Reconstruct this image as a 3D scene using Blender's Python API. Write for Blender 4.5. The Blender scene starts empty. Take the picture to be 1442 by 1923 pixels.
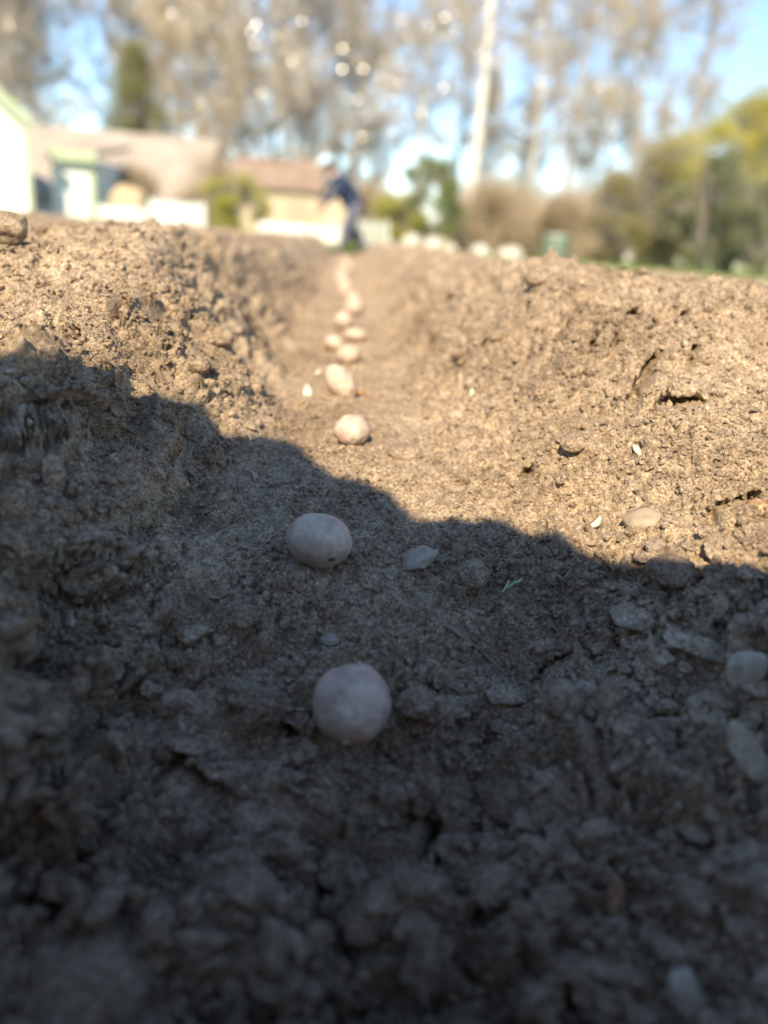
import bpy, bmesh, math, random
import numpy as np
from mathutils import Vector, Matrix

# ------------------------------------------------------------------ camera, light, exposure
scene = bpy.context.scene
C = scene.collection
FPX = 1500.0                                   # focal length in photo pixels (photo 1442 x 1923)
CAM = np.array([0.0, 0.0, 0.24])
VPX, VPY, ROLL = 650.0, 445.0, 0.0787          # where the furrow vanishes, slope of the horizon
_d0 = np.array([(VPX-721)/FPX, (961.5-VPY)/FPX, -1.0])
_n = np.cross(np.array([1.0, -ROLL, 0.0]), -_d0)
_n = _n/np.linalg.norm(_n)
if _n[1] < 0: _n = -_n
AY = _d0/np.linalg.norm(_d0)
AX = np.cross(AY, _n)
RCW = np.array([AX, AY, _n])                   # camera vector -> world vector
cam_data = bpy.data.cameras.new('camera')
cam = bpy.data.objects.new('camera', cam_data); C.objects.link(cam)
mw = Matrix.Identity(4)
for i in range(3):
    for j in range(3): mw[i][j] = float(RCW[i][j])
    mw[i][3] = float(CAM[i])
cam.matrix_world = mw
cam_data.sensor_fit = 'VERTICAL'; cam_data.sensor_height = 36.0; cam_data.sensor_width = 27.0
cam_data.lens = FPX/1923.0*36.0
cam_data.clip_start = 0.02; cam_data.clip_end = 2000
cam_data.dof.use_dof = True
cam_data.dof.focus_distance = 0.88
cam_data.dof.aperture_fstop = 1.75
scene.camera = cam

SUN_EL, SUN_AZ = math.radians(38), math.radians(194)     # azimuth clockwise from +Y
SUN = np.array([math.sin(SUN_AZ)*math.cos(SUN_EL), math.cos(SUN_AZ)*math.cos(SUN_EL), math.sin(SUN_EL)])
world = bpy.data.worlds.new('World'); scene.world = world; world.use_nodes = True
wn = world.node_tree
sky = wn.nodes.new('ShaderNodeTexSky'); sky.sky_type = 'NISHITA'; sky.sun_disc = False
sky.sun_elevation = SUN_EL; sky.sun_rotation = SUN_AZ
sky.air_density = 1.0; sky.dust_density = 0.0; sky.ozone_density = 3.0
wn.links.new(sky.outputs[0], wn.nodes['Background'].inputs[0])
wn.nodes['Background'].inputs[1].default_value = 0.145
sl = bpy.data.lights.new('sun', 'SUN'); sl.energy = 4.9; sl.angle = math.radians(0.5); sl.color = (1.0, 0.85, 0.61)
so = bpy.data.objects.new('sun', sl); C.objects.link(so)
so.rotation_euler = Vector([-c for c in SUN]).to_track_quat('-Z', 'Y').to_euler()
scene.view_settings.view_transform = 'Standard'; scene.view_settings.look = 'None'
scene.view_settings.exposure = 0.76; scene.view_settings.gamma = 1.0
scene.render.engine = 'CYCLES'
scene.cycles.use_denoising = True
scene.cycles.max_bounces = 6
scene.cycles.sample_clamp_indirect = 6

def rays(px, py):
    px = np.atleast_1d(np.asarray(px, float)); py = np.atleast_1d(np.asarray(py, float))
    d = np.stack([(px-721)/FPX, -(py-961.5)/FPX, -np.ones_like(px)], -1) @ RCW.T
    return d                                   # unnormalised: length along camera axis = 1
def at(px, py, Y):
    d = rays(px, py)[0]
    return CAM + d*(Y/d[1])

# ------------------------------------------------------------------ noise (numpy)
_r = np.random.RandomState(11)
PERM = np.tile(_r.permutation(256), 3).astype(np.int32)
GA = _r.rand(256)*2*np.pi; GX, GY = np.cos(GA), np.sin(GA)
RND = _r.rand(256, 4)
def hsh(i, j, s): return PERM[(PERM[(PERM[(i+s) & 255] + j) & 255] + s*7) & 255]
def perlin(x, y, s=0):
    xi = np.floor(x).astype(np.int32); yi = np.floor(y).astype(np.int32)
    fx = x-xi; fy = y-yi
    u = fx*fx*fx*(fx*(fx*6-15)+10); v = fy*fy*fy*(fy*(fy*6-15)+10)
    def g(a, b):
        h = hsh(xi+a, yi+b, s); return GX[h]*(fx-a)+GY[h]*(fy-b)
    a0 = g(0, 0); a1 = g(1, 0); b0 = g(0, 1); b1 = g(1, 1)
    return ((a0+(a1-a0)*u)*(1-v)+(b0+(b1-b0)*u)*v)*1.5
def fbm(x, y, o=4, s=0, gain=0.5):
    t = 0; a = 1.0; f = 1.0
    for k in range(o):
        t = t+a*perlin(x*f+k*17.3, y*f-k*9.1, s+k); a *= gain; f *= 2.03
    return t
def worley(x, y, s=0):
    xi = np.floor(x).astype(np.int32); yi = np.floor(y).astype(np.int32)
    best = np.full(x.shape, 9.0); bid = np.zeros(x.shape, np.int32)
    for a in (-1, 0, 1):
        for b in (-1, 0, 1):
            h = hsh(xi+a, yi+b, s)
            dx = xi+a+0.1+0.8*RND[h, 0]-x; dy = yi+b+0.1+0.8*RND[h, 1]-y
            rr = 0.65+0.7*RND[h, 2]
            d = (dx*dx+dy*dy)/(rr*rr)
            m = d < best; best = np.where(m, d, best); bid = np.where(m, h, bid)
    return np.sqrt(best), bid
def sstep(a, b, x):
    t = np.clip((x-a)/(b-a), 0, 1); return t*t*(3-2*t)

# ------------------------------------------------------------------ terrain
ZF_Y = [-2.5, -0.3, 0.0, 0.37, 0.60, 0.765, 0.97, 1.2, 2.0, 10.0, 12.2, 20]
ZF_Z = [-0.05, -0.16, -0.245, -0.24, -0.177, -0.086, -0.028, -0.008, -0.004, -0.004, 0.0, 0.0]
SHADE_HEAP_X, SHADE_HEAP_Z = [-9, 9], [0.0, 0.0]
SHADE_HEAP_Y = -0.42  # unseen heap added behind the camera to block the sun
def macro(x, y, heap=True):
    zf = np.interp(y, ZF_Y, ZF_Z)
    d = x-0.012*np.sin(y*2.1)
    wob = 0.03*perlin(y*1.7, y*0+3.1, 40)+0.018*perlin(y*5.1, y*0+8.7, 41)
    wl = np.interp(y, [0, 0.5, 0.75, 0.86, 0.97, 1.12, 1.28, 1.5, 2.1, 4, 12], [0.17, 0.16, 0.145, 0.12, 0.09, 0.075, 0.085, 0.105, 0.12, 0.115, 0.115])+wob
    wr = np.interp(y, [0, 0.5, 0.75, 0.9, 1.1, 1.4, 2.3, 4, 12], [0.14, 0.14, 0.155, 0.155, 0.12, 0.105, 0.115, 0.115, 0.115])-0.7*wob
    wl = wl+(0.022*perlin(y*9, y*0+1.3, 45)+0.012*perlin(y*21, y*0+4.1, 46))*(y < 1.6)
    bl = np.interp(y, [0, 0.5, 0.85, 1.05, 1.3, 1.8, 12], [0.30, 0.28, 0.24, 0.20, 0.20, 0.23, 0.23])
    br = np.interp(y, [0, 0.6, 1.05, 1.8, 12], [0.30, 0.30, 0.24, 0.23, 0.22])
    fade = 1-sstep(9.5, 12.4, y)
    # the banks slump towards the camera: their near ends are broad faces, lower than the crest
    sl = np.interp(y, [-0.3, 0.3, 0.50, 0.70, 0.87, 1.03, 1.14, 1.3], [-0.13, -0.04, 0.04, 0.085, 0.108, 0.147, 0.18, 0.20])
    sr = np.interp(y, [-0.3, 0.3, 0.50, 0.72, 0.88, 1.04, 1.17, 1.3], [-0.18, -0.125, -0.065, -0.005, 0.06, 0.13, 0.18, 0.198])
    topl = (sl+0.012*sstep(1.0, 1.3, y)+0.014*perlin(y*1.3, x*1.1, 50)+0.02*perlin(x*4.2, y*4.2, 52)*(y < 1.6))*fade; topr = (sr+0.016*perlin(y*1.2+5, x*1.1, 51)+0.02*perlin(x*4.2+9, y*4.2, 53)*(y < 1.6))*fade
    tl = np.clip((-d-wl)/bl, 0, 1); tr = np.clip((d-wr)/br, 0, 1)
    cl = 0.55*tl+0.45*(tl*tl*(3-2*tl)); cr = 0.35*tr+0.65*(tr*tr*(3-2*tr))
    tq = tl+0.16*perlin(x*9, y*9, 47)+0.03*perlin(x*24, y*24, 48)
    stp = 0.12*sstep(0.02, 0.2, tq)+0.36*sstep(0.24, 0.36, tq)+0.30*sstep(0.58, 0.70, tq)+0.22*tl
    kk = 1.0*sstep(0.42, 0.58, y)*(1-sstep(0.84, 0.98, y)); cl = cl+(np.clip(stp, 0, 1)-cl)*kk*(tl > 0)
    # rows further out: the same ridge and furrow repeated
    per = 0.86
    dl = np.maximum(-d-(wl+bl), 0); dr = np.maximum(d-(wr+br), 0)
    rowl = 0.10*(0.5-0.5*np.cos(2*np.pi*np.minimum(dl, 40)/per))*sstep(0.1, 0.3, dl)
    rowr = 0.08*(0.5-0.5*np.cos(2*np.pi*np.minimum(dr, 40)/per))*sstep(0.1, 0.4, dr)
    z = zf+(topl-zf)*cl+(topr-zf)*cr
    z = z-rowl*fade*sstep(1.1, 1.7, y)-rowr*fade*sstep(1.1, 1.7, y)-0.07*fade*sstep(0.35, 1.1, dr)*sstep(1.3, 2.0, y)+0.024*sstep(0.0, 0.3, dr)*sstep(0.85, 1.15, y)*(1-sstep(1.3, 1.7, y))
    if heap:  # added sun-blocking heap, merged into the ground form
        hz = np.interp(x, SHADE_HEAP_X, SHADE_HEAP_Z)+0.006*perlin(x*30, y*30, 60)
        k = sstep(-0.14, SHADE_HEAP_Y, y)*(1-sstep(-0.75, -1.7, y))
        z = np.where(y < -0.1, z+(np.maximum(hz, z)-z)*k, z)
    return z
GOUGES = []
HOLLOWS = []
def surf(x, y):
    """soil surface point for each (x, y): macro form pushed along its normal by the crumb relief"""
    e = 0.012
    z = macro(x, y); smooth = 0
    for hx_, hy_, rr_, dep in HOLLOWS:
        q = np.hypot(x-hx_, y-hy_)/rr_; g_ = np.exp(-q**3); z = z-dep*g_+0.35*max(dep, 0)*np.exp(-((q-1.25)/0.28)**2)*(y < hy_); smooth = np.maximum(smooth, g_*(dep > 0.02))
    nx = -(macro(x+e, y)-macro(x-e, y))/(2*e); ny = -(macro(x, y+e)-macro(x, y-e))/(2*e)
    il = 1/np.sqrt(nx*nx+ny*ny+1); nx, ny, nz = nx*il, ny*il, il
    x0_, y0_ = x, y                             # relief coordinates follow the slope, so steep faces are not stretched
    x = x0_+np.tanh((x0_-0.01)/0.06)*(z+0.1); y = y0_+0.8*(z+0.1)
    wx = x+0.006*fbm(x*30, y*30, 2, 3); wy = y+0.006*fbm(x*30+50, y*30, 2, 4)
    floor = 1-sstep(0.07, 0.17, np.abs(x0_-0.01))
    loose = (1-0.55*floor*sstep(0.6, 0.9, y0_))*(1-0.6*smooth)*(0.50+0.62*sstep(-0.25, 0.25, fbm(x*8+11, y*8, 2, 75)))
    det = 0.013*fbm(x*6.5, y*6.5, 3, 5)*(1-0.6*floor)
    bil = lambda f, sd: 0.45-np.abs(perlin(wx*f, wy*f, sd))*1.35
    pat = np.clip(0.6+0.9*fbm(x*7+3, y*7, 2, 12), 0.1, 1.3)
    rugged = 1+1.8*(1-sstep(0.5, 0.8, y0_))*sstep(-0.1, 0.2, y0_)+0.9*sstep(-0.1, -0.2, x0_)*(1-sstep(0.85, 1.0, y0_))+0.4*(1-sstep(0.85, 0.95, y0_))
    det = det-0.011*bil(15, 8)*loose*rugged-0.0085*bil(37, 9)*loose*(0.4+0.6*pat)*rugged
    det = det-0.020*bil(7.5, 18)*(rugged-1)*0.7
    F, b = worley(wx*34+2*perlin(x*40, y*40, 14)*0.2, wy*34, 1)
    det = det+0.006*np.sqrt(np.clip(1-(F/0.6)**2, 0, 1))*RND[b, 3]**3*loose*pat+0.0045*fbm(wx*55, wy*55, 3, 70)*loose
    near = y0_ < 4.5
    if np.any(near):
        xn, yn = wx[near], wy[near]
        bn = lambda f, sd: 0.45-np.abs(perlin(xn*f, yn*f, sd))*1.35
        d2 = -0.0052*bn(85, 15)*(0.5+0.5*pat[near])*(0.6+0.4*rugged[near])-0.0030*bn(190, 16)
        F, b = worley(xn*95, yn*95+3, 3)
        d2 = d2+0.0016*np.sqrt(np.clip(1-(F/0.62)**2, 0, 1))*RND[b, 3]**2
        d2 = d2+0.0024*fbm(xn*210, yn*210, 3, 20, 0.6)
        det[near] += d2*(0.35+0.65*loose[near])
    det = det*(1+0.7*sstep(1.2, 1.8, y0_)*(1-floor)); x, y = x0_, y0_
    det = np.where(y < -0.15, det*0.3, det)
    gd = np.zeros(x.shape)
    for gx, gy, ang, la, lb, dep in GOUGES:
        ca, sa = math.cos(ang), math.sin(ang)
        u = ((x-gx)*ca+(y-gy)*sa)/la; v = (-(x-gx)*sa+(y-gy)*ca)/lb
        v = v+0.35*perlin(x*60, y*60, 33)
        u = u+0.5*perlin(x*45, y*45, 34); gd = np.maximum(gd, 1.45*dep*np.exp(-np.abs(u)**4-np.abs(v)**4))
    return np.stack([x+nx*det+0.2*gd, y+ny*det+gd, z+nz*det-0.08*gd], -1), np.stack([nx, ny, nz], -1)
def hit(px, py, heap=False):
    """where the view ray through a photo pixel meets the soil (macro form)"""
    d = rays(px, py)
    t = np.geomspace(0.25, 14, 1400)[None, :]
    X = CAM[0]+d[:, 0:1]*t; Y = CAM[1]+d[:, 1:2]*t; Z = CAM[2]+d[:, 2:3]*t
    below = Z < macro(X, Y, heap)
    k = np.argmax(below, 1); k = np.where(below.any(1), k, -1)
    i = np.arange(len(d))
    return np.stack([X[i, k], Y[i, k], Z[i, k]], -1)
# earth heap added unseen behind the camera, crest shaped to cast the furrow's shadow edge
BND = [(-60, 655), (0, 672), (60, 690), (150, 705), (250, 742), (345, 756), (385, 760), (402, 792), (438, 822), (540, 824), (575, 846), (622, 884), (690, 902), (740, 936), (776, 976),
       (800, 978), (860, 970), (945, 974), (985, 1000), (1060, 1016), (1130, 1046), (1220, 1066), (1330, 1066), (1442, 1066), (1520, 1070)]
_p = hit([b[0] for b in BND], [b[1] for b in BND])
_t = (SHADE_HEAP_Y-_p[:, 1])/SUN[1]
_q = _p+_t[:, None]*SUN[None, :]
_o = np.argsort(_q[:, 0]); _q = _q[_o]
SHADE_HEAP_X = [_q[0, 0]-0.75, _q[0, 0]-0.15]+list(_q[:, 0])+[_q[-1, 0]+0.15, _q[-1, 0]+0.75]
SHADE_HEAP_Z = [0.0, _q[0, 2]]+list(_q[:, 2])+[_q[-1, 2], 0.0]
print('heap', np.round(_q, 3).tolist())

for px, py, rr_, dep in [(930, 1275, 0.062, 0.032), (330, 940, 0.042, 0.030), (190, 900, 0.035, 0.022), (120, 1450, 0.06, -0.03), (300, 1560, 0.05, 0.03), (640, 1640, 0.06, 0.02), (1120, 1480, 0.05, -0.022), (470, 1180, 0.03, -0.014)]:
    g = hit(px, py)[0]; HOLLOWS.append((g[0], g[1], rr_, dep))
# gouges torn by the hoe: both ends and half width in photo pixels, depth in metres
for xa, ya, xb, yb, wp, dep in [(1188, 748, 1240, 655, 11, 0.040), (1238, 768, 1335, 738, 13, 0.036), (1298, 690, 1306, 655, 7, 0.03), (1215, 625, 1252, 592, 7, 0.025),
                                (1052, 618, 1072, 590, 6, 0.022), (1096, 660, 1125, 622, 6, 0.022), (1178, 590, 1205, 580, 8, 0.026), (1270, 605, 1290, 590, 8, 0.024), (1150, 650, 1160, 620, 6, 0.022),
                                (95, 560, 103, 582, 6, 0.03), (114, 560, 130, 585, 7, 0.034), (203, 555, 209, 592, 7, 0.036), (220, 572, 226, 586, 5, 0.024), (256, 540, 266, 572, 6, 0.028), (295, 588, 312, 572, 9, 0.036),
                                (115, 622, 124, 648, 7, 0.026), (140, 620, 148, 642, 7, 0.026), (94, 636, 101, 656, 7, 0.026),
                                (1385, 955, 1425, 940, 10, 0.03), (1330, 975, 1372, 955, 8, 0.024), (982, 900, 990, 872, 7, 0.024), (830, 575, 850, 560, 8, 0.02), (850, 690, 860, 680, 7, 0.02),
                                (1085, 822, 1096, 806, 7, 0.02), (905, 660, 925, 645, 8, 0.02), (1020, 1230, 1075, 1215, 14, 0.03),
                                (860, 1405, 960, 1410, 18, 0.03), (300, 1430, 420, 1500, 20, 0.035), (780, 1530, 850, 1620, 26, 0.035), (1120, 1690, 1200, 1740, 18, 0.03), (520, 1380, 560, 1400, 20, 0.025)]:
    g = hit([xa, xb, (xa+xb)/2], [ya, yb, (ya+yb)/2]); v = g[1]-g[0]; dpt = float(np.dot(RCW.T@(g[2]-CAM), (0, 0, -1)))
    L = math.hypot(v[0], v[1])/2; w_ = max(wp/FPX*dpt, 0.005)
    if L > 0.12: L = 0.12
    GOUGES.append((g[2][0], g[2][1], math.atan2(v[1], v[0]), max(L, w_), w_, dep))

# ------------------------------------------------------------------ materials
def srgb(r, g, b):
    f = lambda c: (c/255/12.92 if c/255 <= 0.04045 else ((c/255+0.055)/1.055)**2.4)
    return (f(r), f(g), f(b))
def new_mat(name, rough=0.8, spec=0.3):
    m = bpy.data.materials.new(name); m.use_nodes = True
    b = m.node_tree.nodes['Principled BSDF']
    b.inputs['Roughness'].default_value = rough; b.inputs['Specular IOR Level'].default_value = spec
    return m, m.node_tree, b
def ramp(nt, fac, stops):
    r = nt.nodes.new('ShaderNodeValToRGB'); nt.links.new(fac, r.inputs[0])
    e = r.color_ramp.elements
    e[0].position, e[0].color = stops[0][0], (*stops[0][1], 1)
    e[1].position, e[1].color = stops[-1][0], (*stops[-1][1], 1)
    for p, c in stops[1:-1]:
        x = e.new(p); x.color = (*c, 1)
    return r.outputs[0]
def tex_noise(nt, coord, scale, detail=4, rough=0.55, dist=0.0):
    n = nt.nodes.new('ShaderNodeTexNoise'); nt.links.new(coord, n.inputs['Vector'])
    n.inputs['Scale'].default_value = scale; n.inputs['Detail'].default_value = detail
    n.inputs['Roughness'].default_value = rough; n.inputs['Distortion'].default_value = dist
    return n.outputs[0]
def mixc(nt, fac, a, b, mode='MIX'):
    m = nt.nodes.new('ShaderNodeMix'); m.data_type = 'RGBA'; m.blend_type = mode
    if isinstance(fac, (int, float)): m.inputs[0].default_value = fac
    else: nt.links.new(fac, m.inputs[0])
    for k, v in ((6, a), (7, b)):
        if isinstance(v, tuple): m.inputs[k].default_value = (*v, 1)
        else: nt.links.new(v, m.inputs[k])
    return m.outputs[2]
def bump(nt, b, height, strength, dist):
    n = nt.nodes.new('ShaderNodeBump'); n.inputs['Strength'].default_value = strength; n.inputs['Distance'].default_value = dist
    nt.links.new(height, n.inputs['Height']); nt.links.new(n.outputs[0], b.inputs['Normal'])
def simple(name, c0, c1, scale=8, rough=0.8, spec=0.3, coord='Object', bstr=0.0, bdist=0.01):
    m, nt, b = new_mat(name, rough, spec)
    tc = nt.nodes.new('ShaderNodeTexCoord').outputs[coord]
    n = tex_noise(nt, tc, scale, 5)
    nt.links.new(ramp(nt, n, [(0.32, c0), (0.68, c1)]), b.inputs['Base Color'])
    if bstr: bump(nt, b, n, bstr, bdist)
    return m
def soil_material(name, tint=(1, 1, 1), coord='Object'):
    m, nt, b = new_mat(name, 0.95, 0.12)
    tc = nt.nodes.new('ShaderNodeTexCoord').outputs[coord]
    big = tex_noise(nt, tc, 5, 4, 0.6)
    t = lambda c: tuple(x*y for x, y in zip(c, tint))
    base = ramp(nt, big, [(0.30, t((0.345, 0.250, 0.160))), (0.50, t((0.465, 0.348, 0.232))), (0.70, t((0.56, 0.430, 0.295)))])
    v = nt.nodes.new('ShaderNodeTexVoronoi'); nt.links.new(tc, v.inputs['Vector']); v.inputs['Scale'].default_value = 420
    grain = nt.nodes.new('ShaderNodeSeparateColor'); nt.links.new(v.outputs['Color'], grain.inputs[0])
    gcol = ramp(nt, grain.outputs[0], [(0.0, (0.42, 0.40, 0.38)), (0.45, (0.92, 0.92, 0.92)), (0.85, (1.25, 1.25, 1.25)), (1.0, (1.7, 1.7, 1.75))])
    col = mixc(nt, 0.75, base, gcol, 'MULTIPLY')
    mid = tex_noise(nt, tc, 60, 4, 0.65)
    col = mixc(nt, 0.7, col, ramp(nt, mid, [(0.32, (0.58, 0.55, 0.52)), (0.50, (0.98, 0.98, 0.98)), (0.66, (1.24, 1.24, 1.24))]), 'MULTIPLY')
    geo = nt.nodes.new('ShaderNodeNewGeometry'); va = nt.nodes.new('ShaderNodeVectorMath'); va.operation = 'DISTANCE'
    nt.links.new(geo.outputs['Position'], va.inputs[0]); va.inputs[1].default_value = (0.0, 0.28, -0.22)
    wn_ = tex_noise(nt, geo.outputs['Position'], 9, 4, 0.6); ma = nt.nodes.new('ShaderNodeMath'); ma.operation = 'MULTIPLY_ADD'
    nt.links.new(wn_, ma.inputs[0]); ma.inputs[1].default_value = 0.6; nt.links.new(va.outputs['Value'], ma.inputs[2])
    pit_shade = ramp(nt, ma.outputs[0], [(0.40, (0.64, 0.62, 0.61)), (0.60, (0.88, 0.85, 0.85)), (0.70, (1, 1, 1))])  # shade painted into the soil colour around the near pit, edge broken by noise
    col = mixc(nt, 1.0, col, pit_shade, 'MULTIPLY')
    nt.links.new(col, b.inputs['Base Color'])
    fine = tex_noise(nt, tc, 520, 3, 0.7)
    bump(nt, b, fine, 1.0, 0.003)
    return m
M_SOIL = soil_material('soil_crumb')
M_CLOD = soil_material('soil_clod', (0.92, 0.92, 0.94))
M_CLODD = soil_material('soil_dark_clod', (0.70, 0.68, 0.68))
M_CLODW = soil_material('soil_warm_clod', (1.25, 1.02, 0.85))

# ------------------------------------------------------------------ object helpers
def tag(o, label=None, cat=None, group=None, kind=None):
    if label: o['label'] = label
    if cat: o['category'] = cat
    if group: o['group'] = group
    if kind: o['kind'] = kind
    return o
def empty(name, loc, rz=0.0):
    o = bpy.data.objects.new(name, None); C.objects.link(o); o.location = Vector([float(c) for c in loc])
    o.rotation_euler = (0, 0, rz); o.empty_display_size = 0.1
    return o
def mesh_data(name, V, F, mats, smooth=True, mi=None):
    me = bpy.data.meshes.new(name)
    V = np.asarray(V, np.float32)
    if isinstance(F, np.ndarray):
        n, k = F.shape
        me.vertices.add(len(V)); me.vertices.foreach_set('co', V.ravel())
        me.loops.add(n*k); me.loops.foreach_set('vertex_index', F.astype(np.int32).ravel())
        me.polygons.add(n); me.polygons.foreach_set('loop_start', np.arange(0, n*k, k, dtype=np.int32))
        me.update(calc_edges=True)
    else:
        me.from_pydata([tuple(map(float, v)) for v in V], [], [tuple(int(i) for i in f) for f in F]); me.update()
    for m in (mats if isinstance(mats, (list, tuple)) else [mats]): me.materials.append(m)
    if mi is not None: me.polygons.foreach_set('material_index', np.asarray(mi, np.int32))
    me.polygons.foreach_set('use_smooth', np.full(len(me.polygons), smooth))
    me.update()
    return me
def link(name, me, parent=None, loc=None):
    o = bpy.data.objects.new(name, me); C.objects.link(o)
    if parent is not None: o.parent = parent
    if loc is not None: o.location = Vector([float(c) for c in loc])
    return o
class MB:
    """collects simple solids into one mesh"""
    def __init__(s): s.V = []; s.F = []
    def add(s, V, F):
        k = len(s.V); s.V += [tuple(map(float, v)) for v in V]; s.F += [tuple(i+k for i in f) for f in F]; return s
    def box(s, x0, x1, y0, y1, z0, z1):
        V = [(x, y, z) for z in (z0, z1) for y in (y0, y1) for x in (x0, x1)]
        return s.add(V, [(0, 2, 3, 1), (4, 5, 7, 6), (0, 1, 5, 4), (2, 6, 7, 3), (0, 4, 6, 2), (1, 3, 7, 5)])
    def prism(s, poly, y0, y1):                 # poly in x,z; extruded along y
        n = len(poly); V = [(x, y0, z) for x, z in poly]+[(x, y1, z) for x, z in poly]
        F = [tuple(range(n)), tuple(range(2*n-1, n-1, -1))]+[(i, i+n, (i+1) % n+n, (i+1) % n) for i in range(n)]
        return s.add(V, F)
    def prism_x(s, poly, x0, x1):               # poly in y,z; extruded along x
        n = len(poly); V = [(x0, y, z) for y, z in poly]+[(x1, y, z) for y, z in poly]
        F = [tuple(range(n)), tuple(range(2*n-1, n-1, -1))]+[(i, i+n, (i+1) % n+n, (i+1) % n) for i in range(n)]
        return s.add(V, F)
    def tube(s, pts, rad, k=6):
        pts = [np.asarray(p, float) for p in pts]; base = len(s.V)
        for i, p in enumerate(pts):
            t = pts[min(i+1, len(pts)-1)]-pts[max(i-1, 0)]; t /= (np.linalg.norm(t)+1e-9)
            a = np.cross(t, (0.31, 0.9, 0.2)); a /= (np.linalg.norm(a)+1e-9); b = np.cross(t, a)
            for j in range(k):
                w = 2*math.pi*j/k; s.V.append(tuple(p+rad[i]*(a*math.cos(w)+b*math.sin(w))))
        for i in range(len(pts)-1):
            for j in range(k):
                s.F.append((base+i*k+j, base+i*k+(j+1) % k, base+(i+1)*k+(j+1) % k, base+(i+1)*k+j))
        s.F.append(tuple(base+j for j in range(k-1, -1, -1))); s.F.append(tuple(base+(len(pts)-1)*k+j for j in range(k)))
        return s
    def lathe(s, prof, k=20, c=(0, 0, 0)):
        base = len(s.V)
        for r, z in prof:
            for j in range(k):
                w = 2*math.pi*j/k; s.V.append((c[0]+r*math.cos(w), c[1]+r*math.sin(w), c[2]+z))
        for i in range(len(prof)-1):
            for j in range(k):
                s.F.append((base+i*k+j, base+i*k+(j+1) % k, base+(i+1)*k+(j+1) % k, base+(i+1)*k+j))
        s.F.append(tuple(base+j for j in range(k-1, -1, -1))); s.F.append(tuple(base+(len(prof)-1)*k+j for j in range(k)))
        return s
    def build(s, name, mat, parent=None, loc=None, smooth=False, bevel=0.0):
        me = mesh_data(name, s.V, s.F, mat, smooth)
        o = link(name, me, parent, loc)
        if bevel:
            m = o.modifiers.new('bevel', 'BEVEL'); m.width = bevel; m.segments = 2; m.limit_method = 'ANGLE'
        return o
_bm = bmesh.new(); bmesh.ops.create_icosphere(_bm, subdivisions=1, radius=1)
ICO1V = np.array([v.co[:] for v in _bm.verts]); ICO1F = np.array([[v.index for v in f.verts] for f in _bm.faces]); _bm.free()
def ico(n):
    bm = bmesh.new(); bmesh.ops.create_icosphere(bm, subdivisions=n, radius=1); bm.verts.ensure_lookup_table()
    V = np.array([v.co[:] for v in bm.verts]); F = np.array([[v.index for v in f.verts] for f in bm.faces]); bm.free(); return V, F
ICO2V, ICO2F = ico(2); ICO5V, ICO5F = ico(5); ICO4V, ICO4F = ico(4)
def n3(V, f, s=0):                              # cheap 3-D noise from three 2-D slices
    return (perlin(V[:, 0]*f+s*1.7, V[:, 1]*f+s, s)+perlin(V[:, 1]*f-s, V[:, 2]*f+s*2.3, s+1)+perlin(V[:, 2]*f+s, V[:, 0]*f-s*1.1, s+2))/1.8
def randrot(rs, n):
    q = rs.randn(n, 4); q /= np.linalg.norm(q, axis=1)[:, None]; w, x, y, z = q.T
    return np.stack([np.stack([1-2*(y*y+z*z), 2*(x*y-z*w), 2*(x*z+y*w)], -1), np.stack([2*(x*y+z*w), 1-2*(x*x+z*z), 2*(y*z-x*w)], -1), np.stack([2*(x*z-y*w), 2*(y*z+x*w), 1-2*(x*x+y*y)], -1)], 1)

# ------------------------------------------------------------------ the soil sheet
NU, NO = 1000, 46
ys = np.concatenate([np.linspace(-2.4, 0.0, 90)[:-1], np.linspace(0.0, 0.34, 70)[:-1], np.geomspace(0.34, 13.0, 1040)])
ui = np.linspace(-1, 1, NU)
XX = np.zeros((len(ys), NU+2*NO)); YY = np.repeat(ys[:, None], NU+2*NO, 1)
for r, y in enumerate(ys):
    w = 0.44+0.62*max(y, 0.0)
    inner = ui*w
    outer = w+(9.6-w)*(np.linspace(0, 1, NO+1)[1:]**2.0)
    XX[r] = np.concatenate([-outer[::-1], inner, outer])
P, _ = surf(XX.ravel(), YY.ravel())
nr, nc = XX.shape
idx = np.arange(nr*nc).reshape(nr, nc)
Fq = np.stack([idx[:-1, :-1], idx[:-1, 1:], idx[1:, 1:], idx[1:, :-1]], -1).reshape(-1, 4)
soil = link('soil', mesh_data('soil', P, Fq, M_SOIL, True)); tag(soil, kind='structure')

# loose crumbs lying all over the banks
rs = np.random.RandomState(5)
def scatter_crumbs(n, y0, y1, rmin, rmax, power, V0, F0, lump, seed):
    r_ = np.random.RandomState(seed)
    u = r_.rand(n); y = 1/(1/y0+(1/y1-1/y0)*u)
    x = (r_.rand(n)*2-1)*(0.30+0.56*y)
    keep = r_.rand(n) < np.clip(0.45+0.9*fbm(x*6, y*6, 3, 71)+0.25*(np.abs(x) > 0.13), 0.08, 1)
    x, y = x[keep], y[keep]; n = len(x)
    p, nn = surf(x, y)
    s = rmin*(1-r_.rand(n)*(1-(rmin/rmax)**power))**(-1/power)
    R = randrot(r_, n); sc = s[:, None]*(0.65+0.6*r_.rand(n, 3))
    base = V0[None]*sc[:, None, :]*(1+lump*r_.randn(n, len(V0), 1))
    V = np.einsum('nij,nkj->nki', R, base)+(p+nn*(s*0.35)[:, None])[:, None, :]
    F = F0[None]+(np.arange(n)*len(V0))[:, None, None]
    return V.reshape(-1, 3), F.reshape(-1, 3)
Va, Fa = scatter_crumbs(190000, 0.33, 2.6, 0.0011, 0.0055, 1.9, ICO1V, ICO1F, 0.30, 21)
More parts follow.
